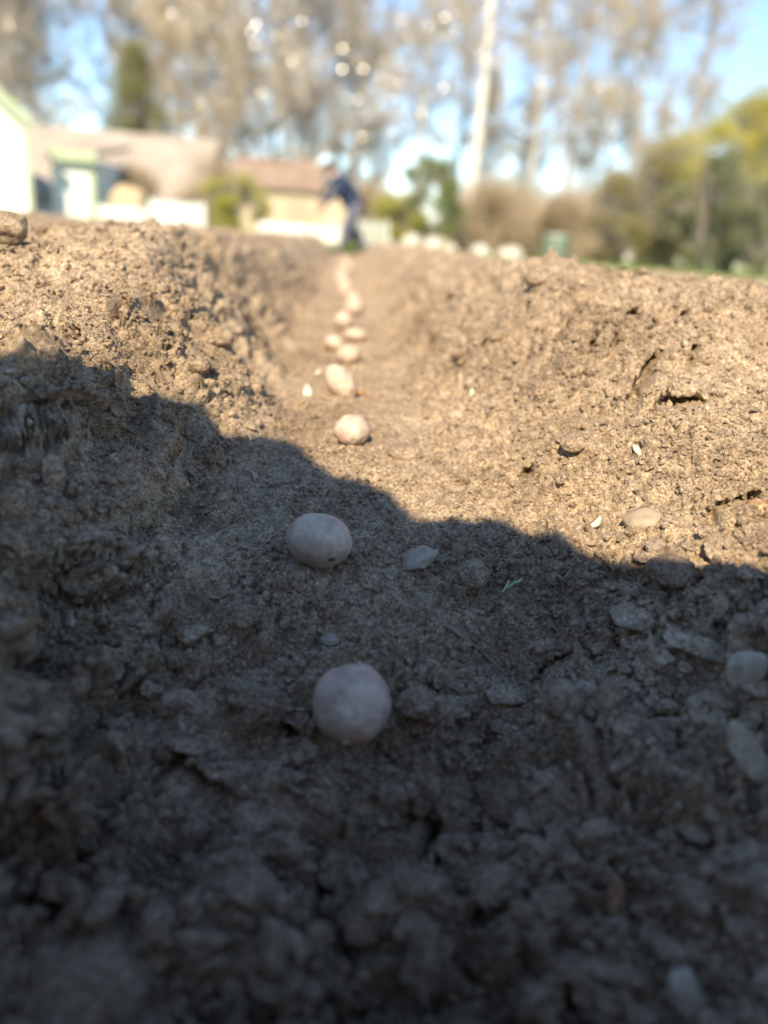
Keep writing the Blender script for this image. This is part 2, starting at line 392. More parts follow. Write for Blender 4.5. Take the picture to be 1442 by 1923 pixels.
Vb, Fb = scatter_crumbs(2500, 1.0, 3.4, 0.004, 0.012, 2.4, ICO2V, ICO2F, 0.13, 22)
ICO3V, ICO3F = ico(3)
def chunk(seed):
    r_ = np.random.RandomState(seed); V = ICO3V.copy()
    for k in range(8):
        nrm = r_.randn(3); nrm /= np.linalg.norm(nrm); lim = 0.45+0.4*r_.rand(); over = np.maximum(V@nrm-lim, 0); V = V-over[:, None]*nrm[None]*0.95
    n_ = lambda f, q: (perlin(V[:, 0]*f+q, V[:, 1]*f-q, q)+perlin(V[:, 1]*f+q, V[:, 2]*f, q+1)+perlin(V[:, 2]*f, V[:, 0]*f+q, q+2))/1.8
    return V*(1+0.22*n_(1.7, seed % 50)+0.10*n_(5, seed % 40)+0.06*n_(11, 3))[:, None]
CH = [chunk(900+k) for k in range(14)]
def scatter_chunks(n, seed, y1=1.35, sa=0.006, sb=24/6, pw=1.1, far=0.35):
    r_ = np.random.RandomState(seed); Vs = []; Fs = []; k = 0
    y = 1/(1/0.30+(1/y1-1/0.30)*r_.rand(n)); x = (r_.rand(n)*2-1)*(0.24+0.54*y)
    keep = (np.abs(x-0.01) > 0.11*sstep(0.55, 0.75, y)) & (r_.rand(n) < np.where(y < 0.75, 1.0, far)*(0.35+0.65*(perlin(x*7, y*7, 91) > -0.1))); x, y = x[keep], y[keep]; p, nn = surf(x, y)
    for i in range(len(x)):
        near_pot = any((x[i]-q[0])**2+(y[i]-q[1])**2 < q[2]**2 for q in ((0.025, 0.60, 0.055), (-0.06, 0.765, 0.045)))
        if near_pot: continue
        s = sa*(1-r_.rand()*(1-(1/sb)**pw))**(-1/pw); s = s*(1.0 if y[i] < 0.75 or sa < 0.004 else 0.6)
        sc = s*np.array([1, 0.6+0.5*r_.rand(), 0.35+0.5*r_.rand()])
        V = (CH[r_.randint(14)]*sc)@randrot(r_, 1)[0].T if r_.rand() < 0.5 else CH[r_.randint(14)]*sc
        Vs.append(V+p[i]+nn[i]*s*0.15); Fs.append(ICO3F+k); k += len(ICO3V)
    return np.concatenate(Vs), np.concatenate(Fs)
Vc, Fc = scatter_chunks(2800, 31)
Ve, Fe = scatter_chunks(420, 38, 1.5, 0.006, 2.6, 1.6, 1.0)
Vd, Fd = scatter_chunks(9000, 35, 1.9, 0.0028, 4.0, 2.2, 0.9)
def nest(spots, seed):                          # crumbs pressed up against the potatoes
    r_ = np.random.RandomState(seed); X = []; Y = []; S_ = []
    for cx, cy, r, n in spots:
        a = r_.rand(n)*6.283; q = r*(0.80+0.5*r_.rand(n)**1.5); X += list(cx+q*np.cos(a)); Y += list(cy+q*np.sin(a)); S_ += list(r*(0.05+0.13*r_.rand(n)**2.5))
    X, Y, S_ = map(np.array, (X, Y, S_)); p, nn = surf(X, Y); n = len(X); Rm = randrot(r_, n)
    V = np.einsum('nij,nkj->nki', Rm, ICO2V[None]*(S_[:, None]*(0.7+0.6*r_.rand(n, 3)))[:, None, :]*(1+0.12*r_.randn(n, 42, 1)))+(p+nn*(S_*0.4)[:, None])[:, None, :]
    return V.reshape(-1, 3), (ICO2F[None]+42*np.arange(n)[:, None, None]).reshape(-1, 3)
Vn, Fn = nest([(0.025, 0.60, 0.036, 190), (-0.055, 0.766, 0.034, 160), (0.0, 1.0, 0.022, 110), (-0.005, 1.22, 0.026, 110)], 32)
sets = [(Va, Fa), (Vb, Fb), (Vc, Fc), (Vd, Fd), (Ve, Fe), (Vn, Fn)]; o_ = np.cumsum([0]+[len(v) for v, f in sets])
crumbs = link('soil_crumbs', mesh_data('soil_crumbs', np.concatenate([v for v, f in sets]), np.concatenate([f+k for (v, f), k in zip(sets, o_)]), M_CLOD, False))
tag(crumbs, 'loose brown crumbs of earth strewn over the banks and furrow floor', 'soil crumbs', kind='stuff')

# ------------------------------------------------------------------ clods and stones seen one by one
def lump_mesh(name, mat, rx, ry, rz, seed, rough=0.22, facet=0.0, fine=0.05):
    V = ICO4V.copy(); r_ = np.random.RandomState(seed)
    if facet:                                   # cut flat faces: an angular stone
        for k in range(9):
            nrm = r_.randn(3); nrm /= np.linalg.norm(nrm); lim = 1-facet*(0.5+0.5*r_.rand())
            dd = V@nrm; over = np.maximum(dd-lim, 0); V = V-over[:, None]*nrm[None]*0.92
    V = V*(1+rough*n3(V, 1.6, seed)+fine*n3(V, 6, seed+5)+fine*0.6*n3(V, 14, seed+9))[:, None]
    return mesh_data(name, V*np.array([rx, ry, rz]), ICO4F, mat, True)
def put(name, label, cat, mat, px, py, wpx, hpx, seed, sink=0.25, rough=0.2, facet=0.0, fine=0.05, roll=0.0, group=None, flat=None):
    g = hit(px, py+hpx*0.25)[0]
    depth = float((g-CAM)@(-RCW[:, 2]*1.0)) if False else float(np.dot(RCW.T@(g-CAM), (0, 0, -1)))
    rx = wpx/2/FPX*depth; rz = hpx/2/FPX*depth; ry = (rx+rz)/2
    if flat: rz = rx*flat; ry = rx*0.8
    s, n = surf(np.array([g[0]]), np.array([g[1]]))
    o = link(name, lump_mesh(name, mat, rx, ry, rz, seed, rough, facet, fine))
    o.location = Vector([float(c) for c in (s[0]+n[0]*rz*(1-2*sink))])
    o.rotation_euler = (0.3 if not flat else 0.25, roll, 0.3*math.sin(seed))
    tag(o, label, cat, group); return o
M_STONE = simple('pale_stone', (0.31, 0.25, 0.18), (0.48, 0.405, 0.31), 60, 0.8, 0.25, bstr=0.3, bdist=0.002)
M_STONEB = simple('beige_stone', (0.34, 0.28, 0.20), (0.50, 0.42, 0.31), 50, 0.8, 0.25, bstr=0.3, bdist=0.002)
M_STONET = simple('tan_stone', (0.30, 0.225, 0.15), (0.42, 0.33, 0.23), 45, 0.7, 0.3, bstr=0.2, bdist=0.002)
put('stone', 'beige angular stone at the right edge in the shadow', 'stone', M_STONEB, 1408, 1265, 80, 84, 3, 0.2, 0.12, 0.35, 0.03)
put('stone', 'pale oblong stone lying alone at the bottom right', 'stone', M_STONE, 1287, 1842, 64, 108, 4, 0.2, 0.15, 0.3, 0.03, roll=-0.35)
put('stone', 'smooth tan stone half sunk in the sunlit right bank', 'stone', M_STONET, 1205, 962, 78, 44, 5, 0.3, 0.12, 0.15, 0.02, roll=-0.2)
put('stone', 'pale grey angular stone right of the second potato, in shade', 'stone', M_STONE, 782, 1055, 84, 40, 6, 0.1, 0.2, 0.4, 0.04, roll=-0.5, flat=0.38)
put('stone', 'small round grey stone low in the dark furrow floor', 'stone', M_CLOD, 768, 1487, 38, 32, 7, 0.3, 0.1, 0.1, 0.02)
put('pebble', 'tiny white pebble between the two nearest potatoes', 'pebble', M_STONE, 622, 1186, 38, 20, 8, 0.3, 0.15, 0.2, 0.03)
put('pebble', 'tiny pale pebble in the dark left bank, by the left edge', 'pebble', M_STONE, 141, 1168, 22, 24, 9, 0.2, 0.15, 0.2, 0.03)
put('clod', 'rounded earth clod right of the pale grey angular stone', 'clod', M_CLOD, 885, 1078, 62, 54, 10)
put('clod', 'angular grey brown clod left of the nearest potato', 'clod', M_CLOD, 462, 1292, 70, 54, 11, 0.2, 0.2, 0.35)
put('clod', 'orange brown clod at the right edge in the sun', 'clod', M_CLODW, 1422, 945, 46, 36, 12)
put('clod', 'round clod standing out on the sunlit left mound', 'clod', M_CLOD, 411, 630, 42, 38, 13, 0.05, 0.15)
put('clod', 'big rough clod on the crest at the left edge, dark underneath', 'clod', M_CLOD, 20, 452, 66, 60, 14, 0.0, 0.25, 0.0, 0.08)
put('clod', 'round crumbly clod on the shaded right bank, far right of the nearest potato', 'clod', M_CLOD, 1066, 1350, 74, 72, 15, 0.15, 0.2, 0.0, 0.09)
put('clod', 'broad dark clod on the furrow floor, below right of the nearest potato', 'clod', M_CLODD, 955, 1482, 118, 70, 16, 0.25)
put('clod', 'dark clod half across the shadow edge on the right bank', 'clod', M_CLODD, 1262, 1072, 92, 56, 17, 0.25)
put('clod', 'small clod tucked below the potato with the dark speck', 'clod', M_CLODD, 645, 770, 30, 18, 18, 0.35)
put('clod', 'flat clod on the sunlit floor right of the potato with the pink ring', 'clod', M_CLOD, 758, 848, 66, 34, 19, 0.35)
put('clod', 'rough clod crowning the crest of the right bank', 'clod', M_CLOD, 1012, 524, 52, 36, 20, 0.3, 0.25, 0.0, 0.1)
put('clod', 'very large blurred clod in the bottom left corner', 'clod', M_CLOD, 165, 1800, 270, 190, 21, 0.3, 0.2, 0.0, 0.06)
put('clod', 'thin slab of soil crust tilted on the dark floor at lower left', 'clod', M_CLOD, 428, 1528, 100, 40, 22, 0.0, 0.2, 0.3, 0.04, flat=0.30)
put('clod', 'wide notched soil crust slab below the smaller tilted slab', 'clod', M_CLOD, 440, 1650, 150, 70, 23, 0.0, 0.25, 0.3, 0.05, flat=0.32)
put('clod', 'upright sliver of reddish earth at lower right', 'clod', M_CLODW, 1143, 1640, 42, 124, 24, 0.25, 0.2, 0.3, 0.05)
put('clod', 'pale flat clod at the bottom edge, right of centre', 'clod', M_CLOD, 1005, 1880, 84, 84, 25, 0.25, 0.2, 0.35)
put('clod', 'small clod stuck in the right bank under the torn gouges', 'clod', M_CLOD, 1082, 840, 54, 34, 26, 0.3)
put('clod', 'rounded clod low on the right bank near the right edge, in the sun', 'clod', M_CLOD, 1345, 1005, 58, 48, 27, 0.2)

# ------------------------------------------------------------------ potatoes
def potato_material(name, base, pink, pinkamt, dust, seed, scale=1.0):
    m, nt, b = new_mat(name, 0.62, 0.25)
    tc = nt.nodes.new('ShaderNodeTexCoord').outputs['Object']
    mp = nt.nodes.new('ShaderNodeMapping'); nt.links.new(tc, mp.inputs[0]); mp.inputs['Location'].default_value = (seed*1.37, seed*0.71, seed*2.1)
    v = mp.outputs[0]
    n1 = tex_noise(nt, v, 26, 3, 0.5)
    col = mixc(nt, ramp(nt, n1, [(0.62-pinkamt, (0, 0, 0)), (0.78-pinkamt*0.6, (1, 1, 1))]), base, pink)
    n2 = tex_noise(nt, v, 48, 6, 0.72)
    col = mixc(nt, ramp(nt, n2, [(0.40, (0, 0, 0)), (0.64, (0.85, 0.85, 0.85))]), col, dust)
    vo = nt.nodes.new('ShaderNodeTexVoronoi'); nt.links.new(v, vo.inputs['Vector']); vo.inputs['Scale'].default_value = 120; vo.inputs['Randomness'].default_value = 1
    spot = ramp(nt, vo.outputs['Distance'], [(0.05, (1, 1, 1)), (0.16, (0, 0, 0))])
    sel = nt.nodes.new('ShaderNodeSeparateColor'); nt.links.new(vo.outputs['Color'], sel.inputs[0])
    selr = ramp(nt, sel.outputs[0], [(0.55, (0, 0, 0)), (0.66, (0.7, 0.7, 0.7))])
    col = mixc(nt, mixc(nt, 1.0, spot, selr, 'MULTIPLY'), col, (0.20, 0.13, 0.09))
    nt.links.new(col, b.inputs['Base Color'])
    bump(nt, b, tex_noise(nt, v, 120, 5, 0.65), 0.45, 0.0018)
    b.inputs['Subsurface Weight'].default_value = 0.0
    return m
PBASE, PPINK, PDUST = (0.66, 0.52, 0.40), (0.64, 0.36, 0.30), (0.36, 0.28, 0.20)
M_POT = [potato_material('potato_skin_%s' % w, PBASE, PPINK, a, PDUST, s) for w, a, s in (('rosy', 0.20, 1), ('pale', 0.10, 5), ('ringed', 0.15, 9), ('plain', 0.04, 13))]
M_EYE = simple('potato_eye', (0.07, 0.045, 0.03), (0.14, 0.08, 0.05), 200, 0.8)
M_BUD = simple('potato_bud', (0.55, 0.33, 0.30), (0.66, 0.47, 0.40), 150, 0.6)
def potato_mesh(name, rx, ry, rz, seed, mat, egg=0.0):
    V = ICO5V.copy(); r_ = np.random.RandomState(seed)
    V = V*(1+0.075*n3(V, 0.9, seed)+0.035*n3(V, 2.2, seed+3)+0.008*n3(V, 6, seed+6))[:, None]
    V[:, 0] *= 1+egg*V[:, 2]; V[:, 1] *= 1+egg*V[:, 2]
    for k in range(7):                          # shallow eyes
        c = r_.randn(3); c /= np.linalg.norm(c)
        d = np.linalg.norm(ICO5V-c, axis=1); V *= (1-0.045*np.exp(-(d/0.13)**2)+0.018*np.exp(-((d-0.22)/0.08)**2))[:, None]
    return mesh_data(name, V*np.array([rx, ry, rz]), ICO5F, mat, True)
# photo x, y, width, height, depth along the lens axis, long-axis tilt, material, egg, label
POTS = [(660, 1320, 147, 149, 0.69, 0.0, 0, -0.04, 'nearest potato, round with a rosy flush, deep in the shade'),
        (599, 1015, 122, 103, 0.82, 0.10, 1, 0.05, 'second potato, greyish oval with a dark eye, still in the shade'),
        (661, 808, 66, 61, None, 0.0, 2, 0.0, 'first potato in the sun, round with a pink ringed eye'),
        (640, 719, 80, 50, None, 0.80, 3, 0.0, 'egg shaped potato leaning over beside the dry pale leaf'),
        (655, 665, 46, 37, None, -0.2, 3, 0.0, 'rounded potato partly behind a crumb, touching the one on its left'),
        (628, 645, 40, 29, None, 0.35, 1, 0.0, 'small tilted potato, leftmost of the sunlit ones'),
        (668, 629, 42, 27, None, 0.0, 3, 0.0, 'flat oval potato, rightmost of the sunlit cluster'),
        (645, 602, 36, 35, None, 0.5, 1, 0.0, 'plump potato just behind the flat oval one, slightly blurred'),
        (664, 578, 34, 28, None, 0.0, 3, 0.0, 'blurred potato at the bend of the row, right of the plump one')]
pot_objs = []
for k, (px, py, w, h, dep, tilt, mi, egg, lab) in enumerate(POTS):
    d = rays(px, py)[0]
    if dep is None:
        ts = np.geomspace(0.5, 9, 4000)
        Q = CAM[None]+d[None]*ts[:, None]
        rr = h/2/FPX*ts
        gap = Q[:, 2]-rr*0.90-surf(Q[:, 0], Q[:, 1])[0][:, 2]
        dep = float(ts[np.argmax(gap < 0)])
    c = CAM+d*dep; rx = w/2/FPX*dep; rz = h/2/FPX*dep
    o = link('potato', potato_mesh('potato', rx, (rx+rz)/2*1.06, rz, 40+k, M_POT[mi], egg))
    o.location = Vector([float(v) for v in c]); o.rotation_euler = (-0.25, tilt+0.0787*0.5, 0)
    tag(o, lab, 'potato', 'seed potatoes laid along the furrow')
    pot_objs.append((o, rx, rz)); print('potato', k, np.round(c, 3), round(dep, 3), round(rx*2, 4), 'floor', float(surf(np.array([c[0]]), np.array([c[1]]))[0][0, 2]), 'bottom', c[2]-rz)
def eye_on(k, ux, uz, r, name, mat, out=0.0, stretch=1.0):
    o, rx, rz = pot_objs[k]
    dirv = np.array([ux, -math.sqrt(max(0, 1-ux*ux-uz*uz)), uz])
    me = o.data; co = np.empty(len(me.vertices)*3, np.float32); me.vertices.foreach_get('co', co); co = co.reshape(-1, 3)
    cn = co/np.linalg.norm(co, axis=1)[:, None]; p = co[np.argmax(cn@dirv)]
    V = ICO2V*np.array([r*stretch, r*0.5, r])
    e = link(name, mesh_data(name, V, ICO2F, mat, True), o, p*(1+out)); return e
eye_on(1, 0.50, -0.42, 0.0032, 'eye', M_EYE, -0.015, 1.3)
eye_on(0, 0.12, 0.985, 0.0026, 'bud', M_BUD, 0.02)
eye_on(0, -0.10, -0.72, 0.0035, 'bud', M_BUD, -0.02, 1.2)
for k, ux, uz in ((2, -0.2, -0.1), (3, 0.55, 0.05)): eye_on(k, ux, uz, 0.0018, 'eye', M_BUD if k == 2 else M_EYE, -0.01)
# the far part of the row, one blurred chain
far = [2.95, 3.25, 3.6, 3.95, 4.3, 4.75, 5.2, 5.7, 6.2, 6.8, 7.4, 8.1, 8.8, 9.6]
r_ = np.random.RandomState(77)
src = None
for k, y in enumerate(far):
    x = [0.045, 0.03, 0.005, 0.025, 0.0, -0.015, 0.0, -0.02][k % 8]+0.006*r_.randn()
    zz = surf(np.array([x]), np.array([y]))[0][0]
    rx = 0.030+0.006*r_.rand()
    if src is None: src = potato_mesh('potato', 1.0, 0.9, 0.8, 60, M_POT[3])
    o = link('potato', src); o.scale = (rx*1.1, rx, rx); o.location = (float(x), y, float(zz[2]+rx*0.62)); o.rotation_euler = (0.3*r_.randn(), 0.3*r_.randn(), 3*r_.rand())
    tag(o, 'blurred pale potato in the far chain leading up to the person', 'potato', 'far seed potatoes in the furrow')

# ------------------------------------------------------------------ dry leaves, straw, sprig
M_DRY = simple('dry_leaf', (0.62, 0.55, 0.38), (0.80, 0.74, 0.58), 300, 0.6)
M_SPRIG = simple('green_sprig', (0.22, 0.30, 0.13), (0.50, 0.55, 0.36), 200, 0.5)
M_ORANGE = simple('orange_husk', (0.55, 0.22, 0.04), (0.65, 0.30, 0.08), 300, 0.6)
def leaf(name, label, cat, px, py, lpx, wpx, ang, mat, curl=0.25, lift=0.004):
    g = hit(px, py)[0]; dep = float(np.dot(RCW.T@(g-CAM), (0, 0, -1)))
    L, W = lpx/FPX*dep, wpx/FPX*dep; n = 12; V = []; F = []
    for i in range(n+1):
        t = i/n; w = W/2*math.sin(math.pi*min(max(t, 0.02), 0.98))**0.8; z = curl*L*(t-0.5)**2*2
        for dz in (0, -0.0006): V += [(-w, dz+z+0.15*W, t*L-L/2), (0, dz+z, t*L-L/2), (w, dz+z+0.15*W, t*L-L/2)]
    for i in range(n):
        a = i*6; b = a+6
        F += [(a, a+1, b+1, b), (a+1, a+2, b+2, b+1), (a+4, a+3, b+3, b+4), (a+5, a+4, b+4, b+5), (a+3, a, b, b+3), (a+2, a+5, b+5, b+2)]
    o = link(name, mesh_data(name, V, F, mat, True)); s, nn = surf(np.array([g[0]]), np.array([g[1]]))
    o.location = Vector([float(v) for v in s[0]+nn[0]*lift+np.array([0, -0.004, 0.003])]); o.rotation_euler = (-0.7, ang, 0)
    tag(o, label, cat); return o
leaf('dry_leaf', 'pale dry oval leaf standing upright left of the egg shaped potato', 'leaf', 577, 740, 36, 17, -0.15, M_DRY)
leaf('dry_leaf', 'curled white husk left of the smooth tan stone', 'leaf', 1120, 976, 50, 15, 1.0, M_DRY, 0.8)
leaf('dry_leaf', 'short cream chip high on the sunlit right bank', 'leaf', 1192, 852, 30, 11, -0.6, M_DRY, 0.5)
leaf('dry_leaf', 'tiny white curl at the foot of the right bank', 'leaf', 880, 730, 22, 9, 0.4, M_DRY, 0.9)
leaf('straw', 'short pale straw lying flat on the right bank slope', 'straw', 940, 640, 30, 6, 0.9, M_DRY, 0.2)
leaf('dry_leaf', 'slim cream flake left of the leaning potato top', 'leaf', 600, 702, 20, 7, 1.2, M_DRY, 0.4)
leaf('husk', 'tiny orange husk right of the leaning potato', 'husk', 677, 741, 9, 7, 0.3, M_ORANGE, 0.4)
for dx, dy, an in ((0, 0, 0.9), (14, -6, 1.2), (-12, 7, 0.7)):
    o = leaf('sprig_leaf', None, None, 962+dx, 1100+dy, 34, 7, an, M_SPRIG, 0.5)
    if dx == 0: sprig = empty('green_sprig', o.location); tag(sprig, 'thin green sprig lying on the shaded right bank', 'sprig')
    o.parent = sprig; o.location = o.location-sprig.location

def root_bit(label, pts, r):
    p = hit([q[0] for q in pts], [q[1] for q in pts]); s_, nn = surf(p[:, 0], p[:, 1]); c0 = s_[0].copy(); P3 = s_+nn*0.004-c0
    mb = MB().tube(P3, [r*(1-0.6*i/(len(pts)-1)) for i in range(len(pts))], 7); o = mb.build('root', M_ROOT, None, c0, True); tag(o, label, 'root')
M_ROOT = simple('dry_root', (0.26, 0.19, 0.12), (0.38, 0.29, 0.19), 90, 0.9)
root_bit('thin dry root lying across the shaded floor, right of the nearest potato', [(835, 1172), (870, 1183), (905, 1192), (940, 1212), (960, 1222)], 0.0022)
root_bit('short pale root fibre in the shade just under the sun edge', [(470, 846), (490, 838), (512, 842), (528, 848)], 0.0016)
# ------------------------------------------------------------------ grass field beyond the soil
M_GRASS = simple('grass_ground', (0.085, 0.135, 0.022), (0.17, 0.23, 0.045), 1.3, 0.9, 0.1)
gv, gf = [], []
for (x0, x1, y0, y1) in ((-250, 250, 12.9, 300), (-250, -9.5, -60, 12.9), (9.5, 250, -60, 12.9), (-9.5, 9.5, -60, -2.35)):
    k = len(gv); gv += [(x0, y0, 0), (x1, y0, 0), (x1, y1, 0), (x0, y1, 0)]; gf.append((k, k+1, k+2, k+3))
gr = link('grass_field', mesh_data('grass_field', gv, gf, M_GRASS, False)); tag(gr, kind='structure')
M_BLADE = simple('grass_blade', (0.10, 0.17, 0.025), (0.24, 0.32, 0.06), 0.8, 0.6, 0.3)
rs = np.random.RandomState(9); n = 34000
gy = 12.6+rs.rand(n)**1.6*14; gx = (rs.rand(n)*2-1)*(0.62*gy)
hh = 0.05+0.11*rs.rand(n); a = rs.rand(n)*6.28; wdt = 0.006+0.006*rs.rand(n)
ln = rs.randn(n, 2)*0.03
V = np.stack([np.stack([gx-wdt*np.cos(a), gy-wdt*np.sin(a), 0*gx], -1), np.stack([gx+wdt*np.cos(a), gy+wdt*np.sin(a), 0*gx], -1), np.stack([gx+ln[:, 0], gy+ln[:, 1], hh], -1)], 1)
blades = link('grass', mesh_data('grass', V.reshape(-1, 3), np.arange(3*n).reshape(-1, 3), M_BLADE, False))
tag(blades, 'bright green spring grass beyond the dug soil', 'grass', kind='stuff')

# ------------------------------------------------------------------ buildings and fences
M_WHITE = simple('white_boards', (0.76, 0.76, 0.72), (0.84, 0.84, 0.80), 3, 0.7, 0.3)
M_TRIM = simple('pale_green_trim', (0.40, 0.46, 0.30), (0.48, 0.54, 0.37), 3, 0.7)
M_ROOFP = simple('pinkish_roof', (0.36, 0.30, 0.25), (0.50, 0.43, 0.365), 1.6, 0.85)
M_ROOFR = simple('rust_roof', (0.22, 0.15, 0.105), (0.36, 0.265, 0.20), 2, 0.85)
M_ROOFD = simple('dark_roof', (0.16, 0.17, 0.15), (0.22, 0.23, 0.20), 2, 0.85)
M_GREYW = simple('greyed_boards', (0.42, 0.44, 0.38), (0.52, 0.54, 0.48), 3, 0.8)
M_BOULD = simple('limewashed_stone', (0.50, 0.45, 0.36), (0.64, 0.59, 0.50), 9, 0.8)
M_CREAM = simple('cream_wall', (0.54, 0.43, 0.29), (0.66, 0.55, 0.39), 2, 0.8)
M_GLASS, _, _b = new_mat('window_glass', 0.08, 0.6); _b.inputs['Base Color'].default_value = (0.03, 0.04, 0.05, 1)
def boards(mb, x0, x1, y, z0, z1, step):        # weatherboards, each lapping 1.2 cm proud
    z = z0
    while z < z1-1e-4:
        t = min(z+step, z1); mb.add([(x0, y, z), (x1, y, z), (x1, y+0.02, t), (x0, y+0.02, t), (x0, y+0.04, z), (x1, y+0.04, z)],
                                    [(0, 1, 2, 3), (4, 5, 1, 0)]); z = t
# white house at the left edge, gable towards the camera
c = at(56, 330, 20.0); hx = float(c[0]); ev = float(at(56, 236, 20.0)[2]); W, D, PIT = 7.0, 6.5, 0.86
HR = 0.38; hs = empty('white_house', (hx-W/2*math.cos(HR), 20.0-W/2*math.sin(HR), 0), HR); tag(hs, 'white house with its gable towards the garden, cut off by the left edge', 'house')
ap = ev+W/2*PIT
mb = MB().prism([(-W/2, 0), (W/2, 0), (W/2, ev), (0, ap), (-W/2, ev)], 0.05, D); mb.build('wall', M_WHITE, hs)
mb = MB()
for s in (-1, 1):
    mb.prism([(0, ap+0.06), (s*(W/2+0.06), ev+0.02), (s*(W/2+0.06), ev+0.16), (0, ap+0.20)][::s], -0.18, D+0.3)
rf = mb.build('roof', M_ROOFD, hs)
mb = MB()
for s in (-1, 1):
    mb.prism([(0, ap-0.10), (s*(W/2+0.10), ev-0.14), (s*(W/2+0.10), ev+0.17), (0, ap+0.21)][::s], -0.22, -0.181)
mb.build('bargeboard', M_TRIM, rf)
MB().box(W/2-0.06, W/2+0.05, -0.02, 0.12, 0, ev-0.1).build('corner_board', M_TRIM, hs)
mb = MB().box(-1.6, -0.6, 0.0, 0.045, 0.9, 2.0); wf = mb.build('window', M_TRIM, hs); MB().box(-1.5, -0.7, -0.006, -0.001, 1.0, 1.9).build('pane', M_GLASS, wf)
# white shed against its right side
x0 = hx+0.06; x1 = float(at(178, 350, 21.3)[0]); et = float(at(125, 294, 21.3)[2])
sh = empty('white_shed', ((x0+x1)/2, 21.3, 0)); tag(sh, 'low white shed with pale green trim beside the white house', 'shed'); w2 = (x1-x0)/2
MB().box(-w2, w2, 0.0, 3.0, 0, et).build('wall', M_WHITE, sh)
rf = MB().prism_x([(-0.25, et+0.012), (3.2, et+0.5), (3.2, et+0.6), (-0.25, et+0.12)], -w2+0.02, w2+0.12).build('roof', M_ROOFP, sh)
MB().box(-w2+0.02, w2+0.14, -0.29, -0.253, et-0.10, et+0.15).build('fascia', M_TRIM, rf)
MB().box(w2-0.13, w2+0.02, -0.03, -0.002, 0, et-0.11).build('corner_board', M_TRIM, sh)
# long barn with a pinkish roof behind
YB = 27.0; xl, xr = float(at(-30, 300, YB)[0]), float(at(384, 300, YB)[0]); rz = float(at(250, 256, YB+3)[2]); ez = float(at(280, 384, YB)[2])
bn = empty('barn', ((xl+xr)/2, YB, 0)); tag(bn, 'long low barn with a broad pinkish roof behind the white fence', 'barn'); w2 = (xr-xl)/2
MB().prism_x([(0.3, 0), (5.7, 0), (5.7, ez+0.15), (3, rz-0.08), (0.3, ez+0.15)], -w2+0.2, w2-0.2).build('wall', M_WHITE, bn)
mb = MB().prism_x([(0, ez), (3, rz-0.02), (3, rz+0.1), (0, ez+0.1)], -w2, w2).prism_x([(3.001, rz-0.02), (6, ez), (6, ez+0.1), (3.001, rz+0.1)], -w2, w2)
rf = mb.build('roof', M_ROOFP, bn)
mb = MB()
for k in range(26):
    xx = -w2+0.1+k*(2*w2-0.2)/25; mb.prism_x([(0.02, ez+0.101), (2.95, rz+0.085), (2.95, rz+0.12), (0.02, ez+0.136)], xx, xx+0.04)
mb.build('seam', M_ROOFP, rf)
MB().box(w2-0.02, w2+0.03, 0.0, 0.0+0.001, ez, ez+0.001)
# small shed with a rusty roof
YS = 26.0; xl, xr = float(at(432, 350, YS)[0]), float(at(608, 350, YS)[0]); rz = float(at(510, 300, YS+1.5)[2]); ez = float(at(515, 352, YS)[2])
rsd = empty('garden_shed', ((xl+xr)/2, YS, 0)); tag(rsd, 'small cream shed with a rust brown roof behind the person', 'shed'); w2 = (xr-xl)/2
MB().prism_x([(0.2, 0), (2.8, 0), (2.8, ez+0.05), (1.5, rz-0.1), (0.2, ez+0.05)], -w2+0.15, w2-0.15).build('wall', M_CREAM, rsd)
MB().prism_x([(0, ez-0.05), (1.5, rz-0.03), (1.5, rz+0.05), (0, ez+0.03)], -w2, w2).prism_x([(1.501, rz-0.03), (3, ez-0.05), (3, ez+0.03), (1.501, rz+0.05)], -w2, w2).build('roof', M_ROOFR, rsd)
MB().box(w2-0.149, w2+0.75, 0.3, 2.2, 0, float(at(625, 362, YS)[2])).build('annex', M_CREAM, rsd)
d_ = MB().box(0.25, 0.95, 0.15, 0.198, 0.0, min(1.55, ez-0.15)).build('door', simple('shed_door', (0.42, 0.34, 0.24), (0.5, 0.42, 0.3), 3), rsd)
MB().box(0.85, 0.89, 0.11, 0.149, 0.75, 0.9).build('handle', M_ROOFD, d_)
# picket fences
def fence(pxa, pxb, Y, ptop, label, gap=0.13, mat=M_WHITE, pw=0.10):
    a = at(pxa, ptop, Y); b = at(pxb, ptop, Y); h = max(0.4, float((a[2]+b[2])/2)); x0, x1 = float(a[0]), float(b[0])
    f = empty('picket_fence', ((x0+x1)/2, Y, 0)); tag(f, label, 'fence'); L = x1-x0
    n = int(L/gap); r_ = random.Random(int(pxa))
    for i in range(n+1):
        x = -L/2+i*L/n; hh = h-0.03*r_.random()
        MB().prism([(x-pw/2, 0.02), (x+pw/2, 0.02), (x+pw/2, hh-0.06), (x, hh), (x-pw/2, hh-0.06)], -0.012, 0.012).build('picket', mat, f)
    for z in (0.22*h, 0.75*h): MB().box(-L/2-0.03, L/2+0.03, 0.013, 0.055, z, z+0.07).build('rail', mat, f)
    for i in range(3): MB().box(-L/2+i*L/2-0.05, -L/2+i*L/2+0.05, 0.056, 0.15, 0, h-0.02).build('post', mat, f)
fence(188, 268, 19.0, 386, 'short white picket fence next to the white shed')
fence(285, 380, 18.5, 376, 'white picket fence right of the gap, in front of the barn')
fence(492, 640, 18.0, 420, 'low white picket fence in front of the cream shed')
fence(676, 728, 18.0, 412, 'greyish picket fence piece just right of the person', mat=M_GREYW)
M_TAN = simple('straw_heap', (0.45, 0.33, 0.19), (0.6, 0.46, 0.29), 4, 0.9)
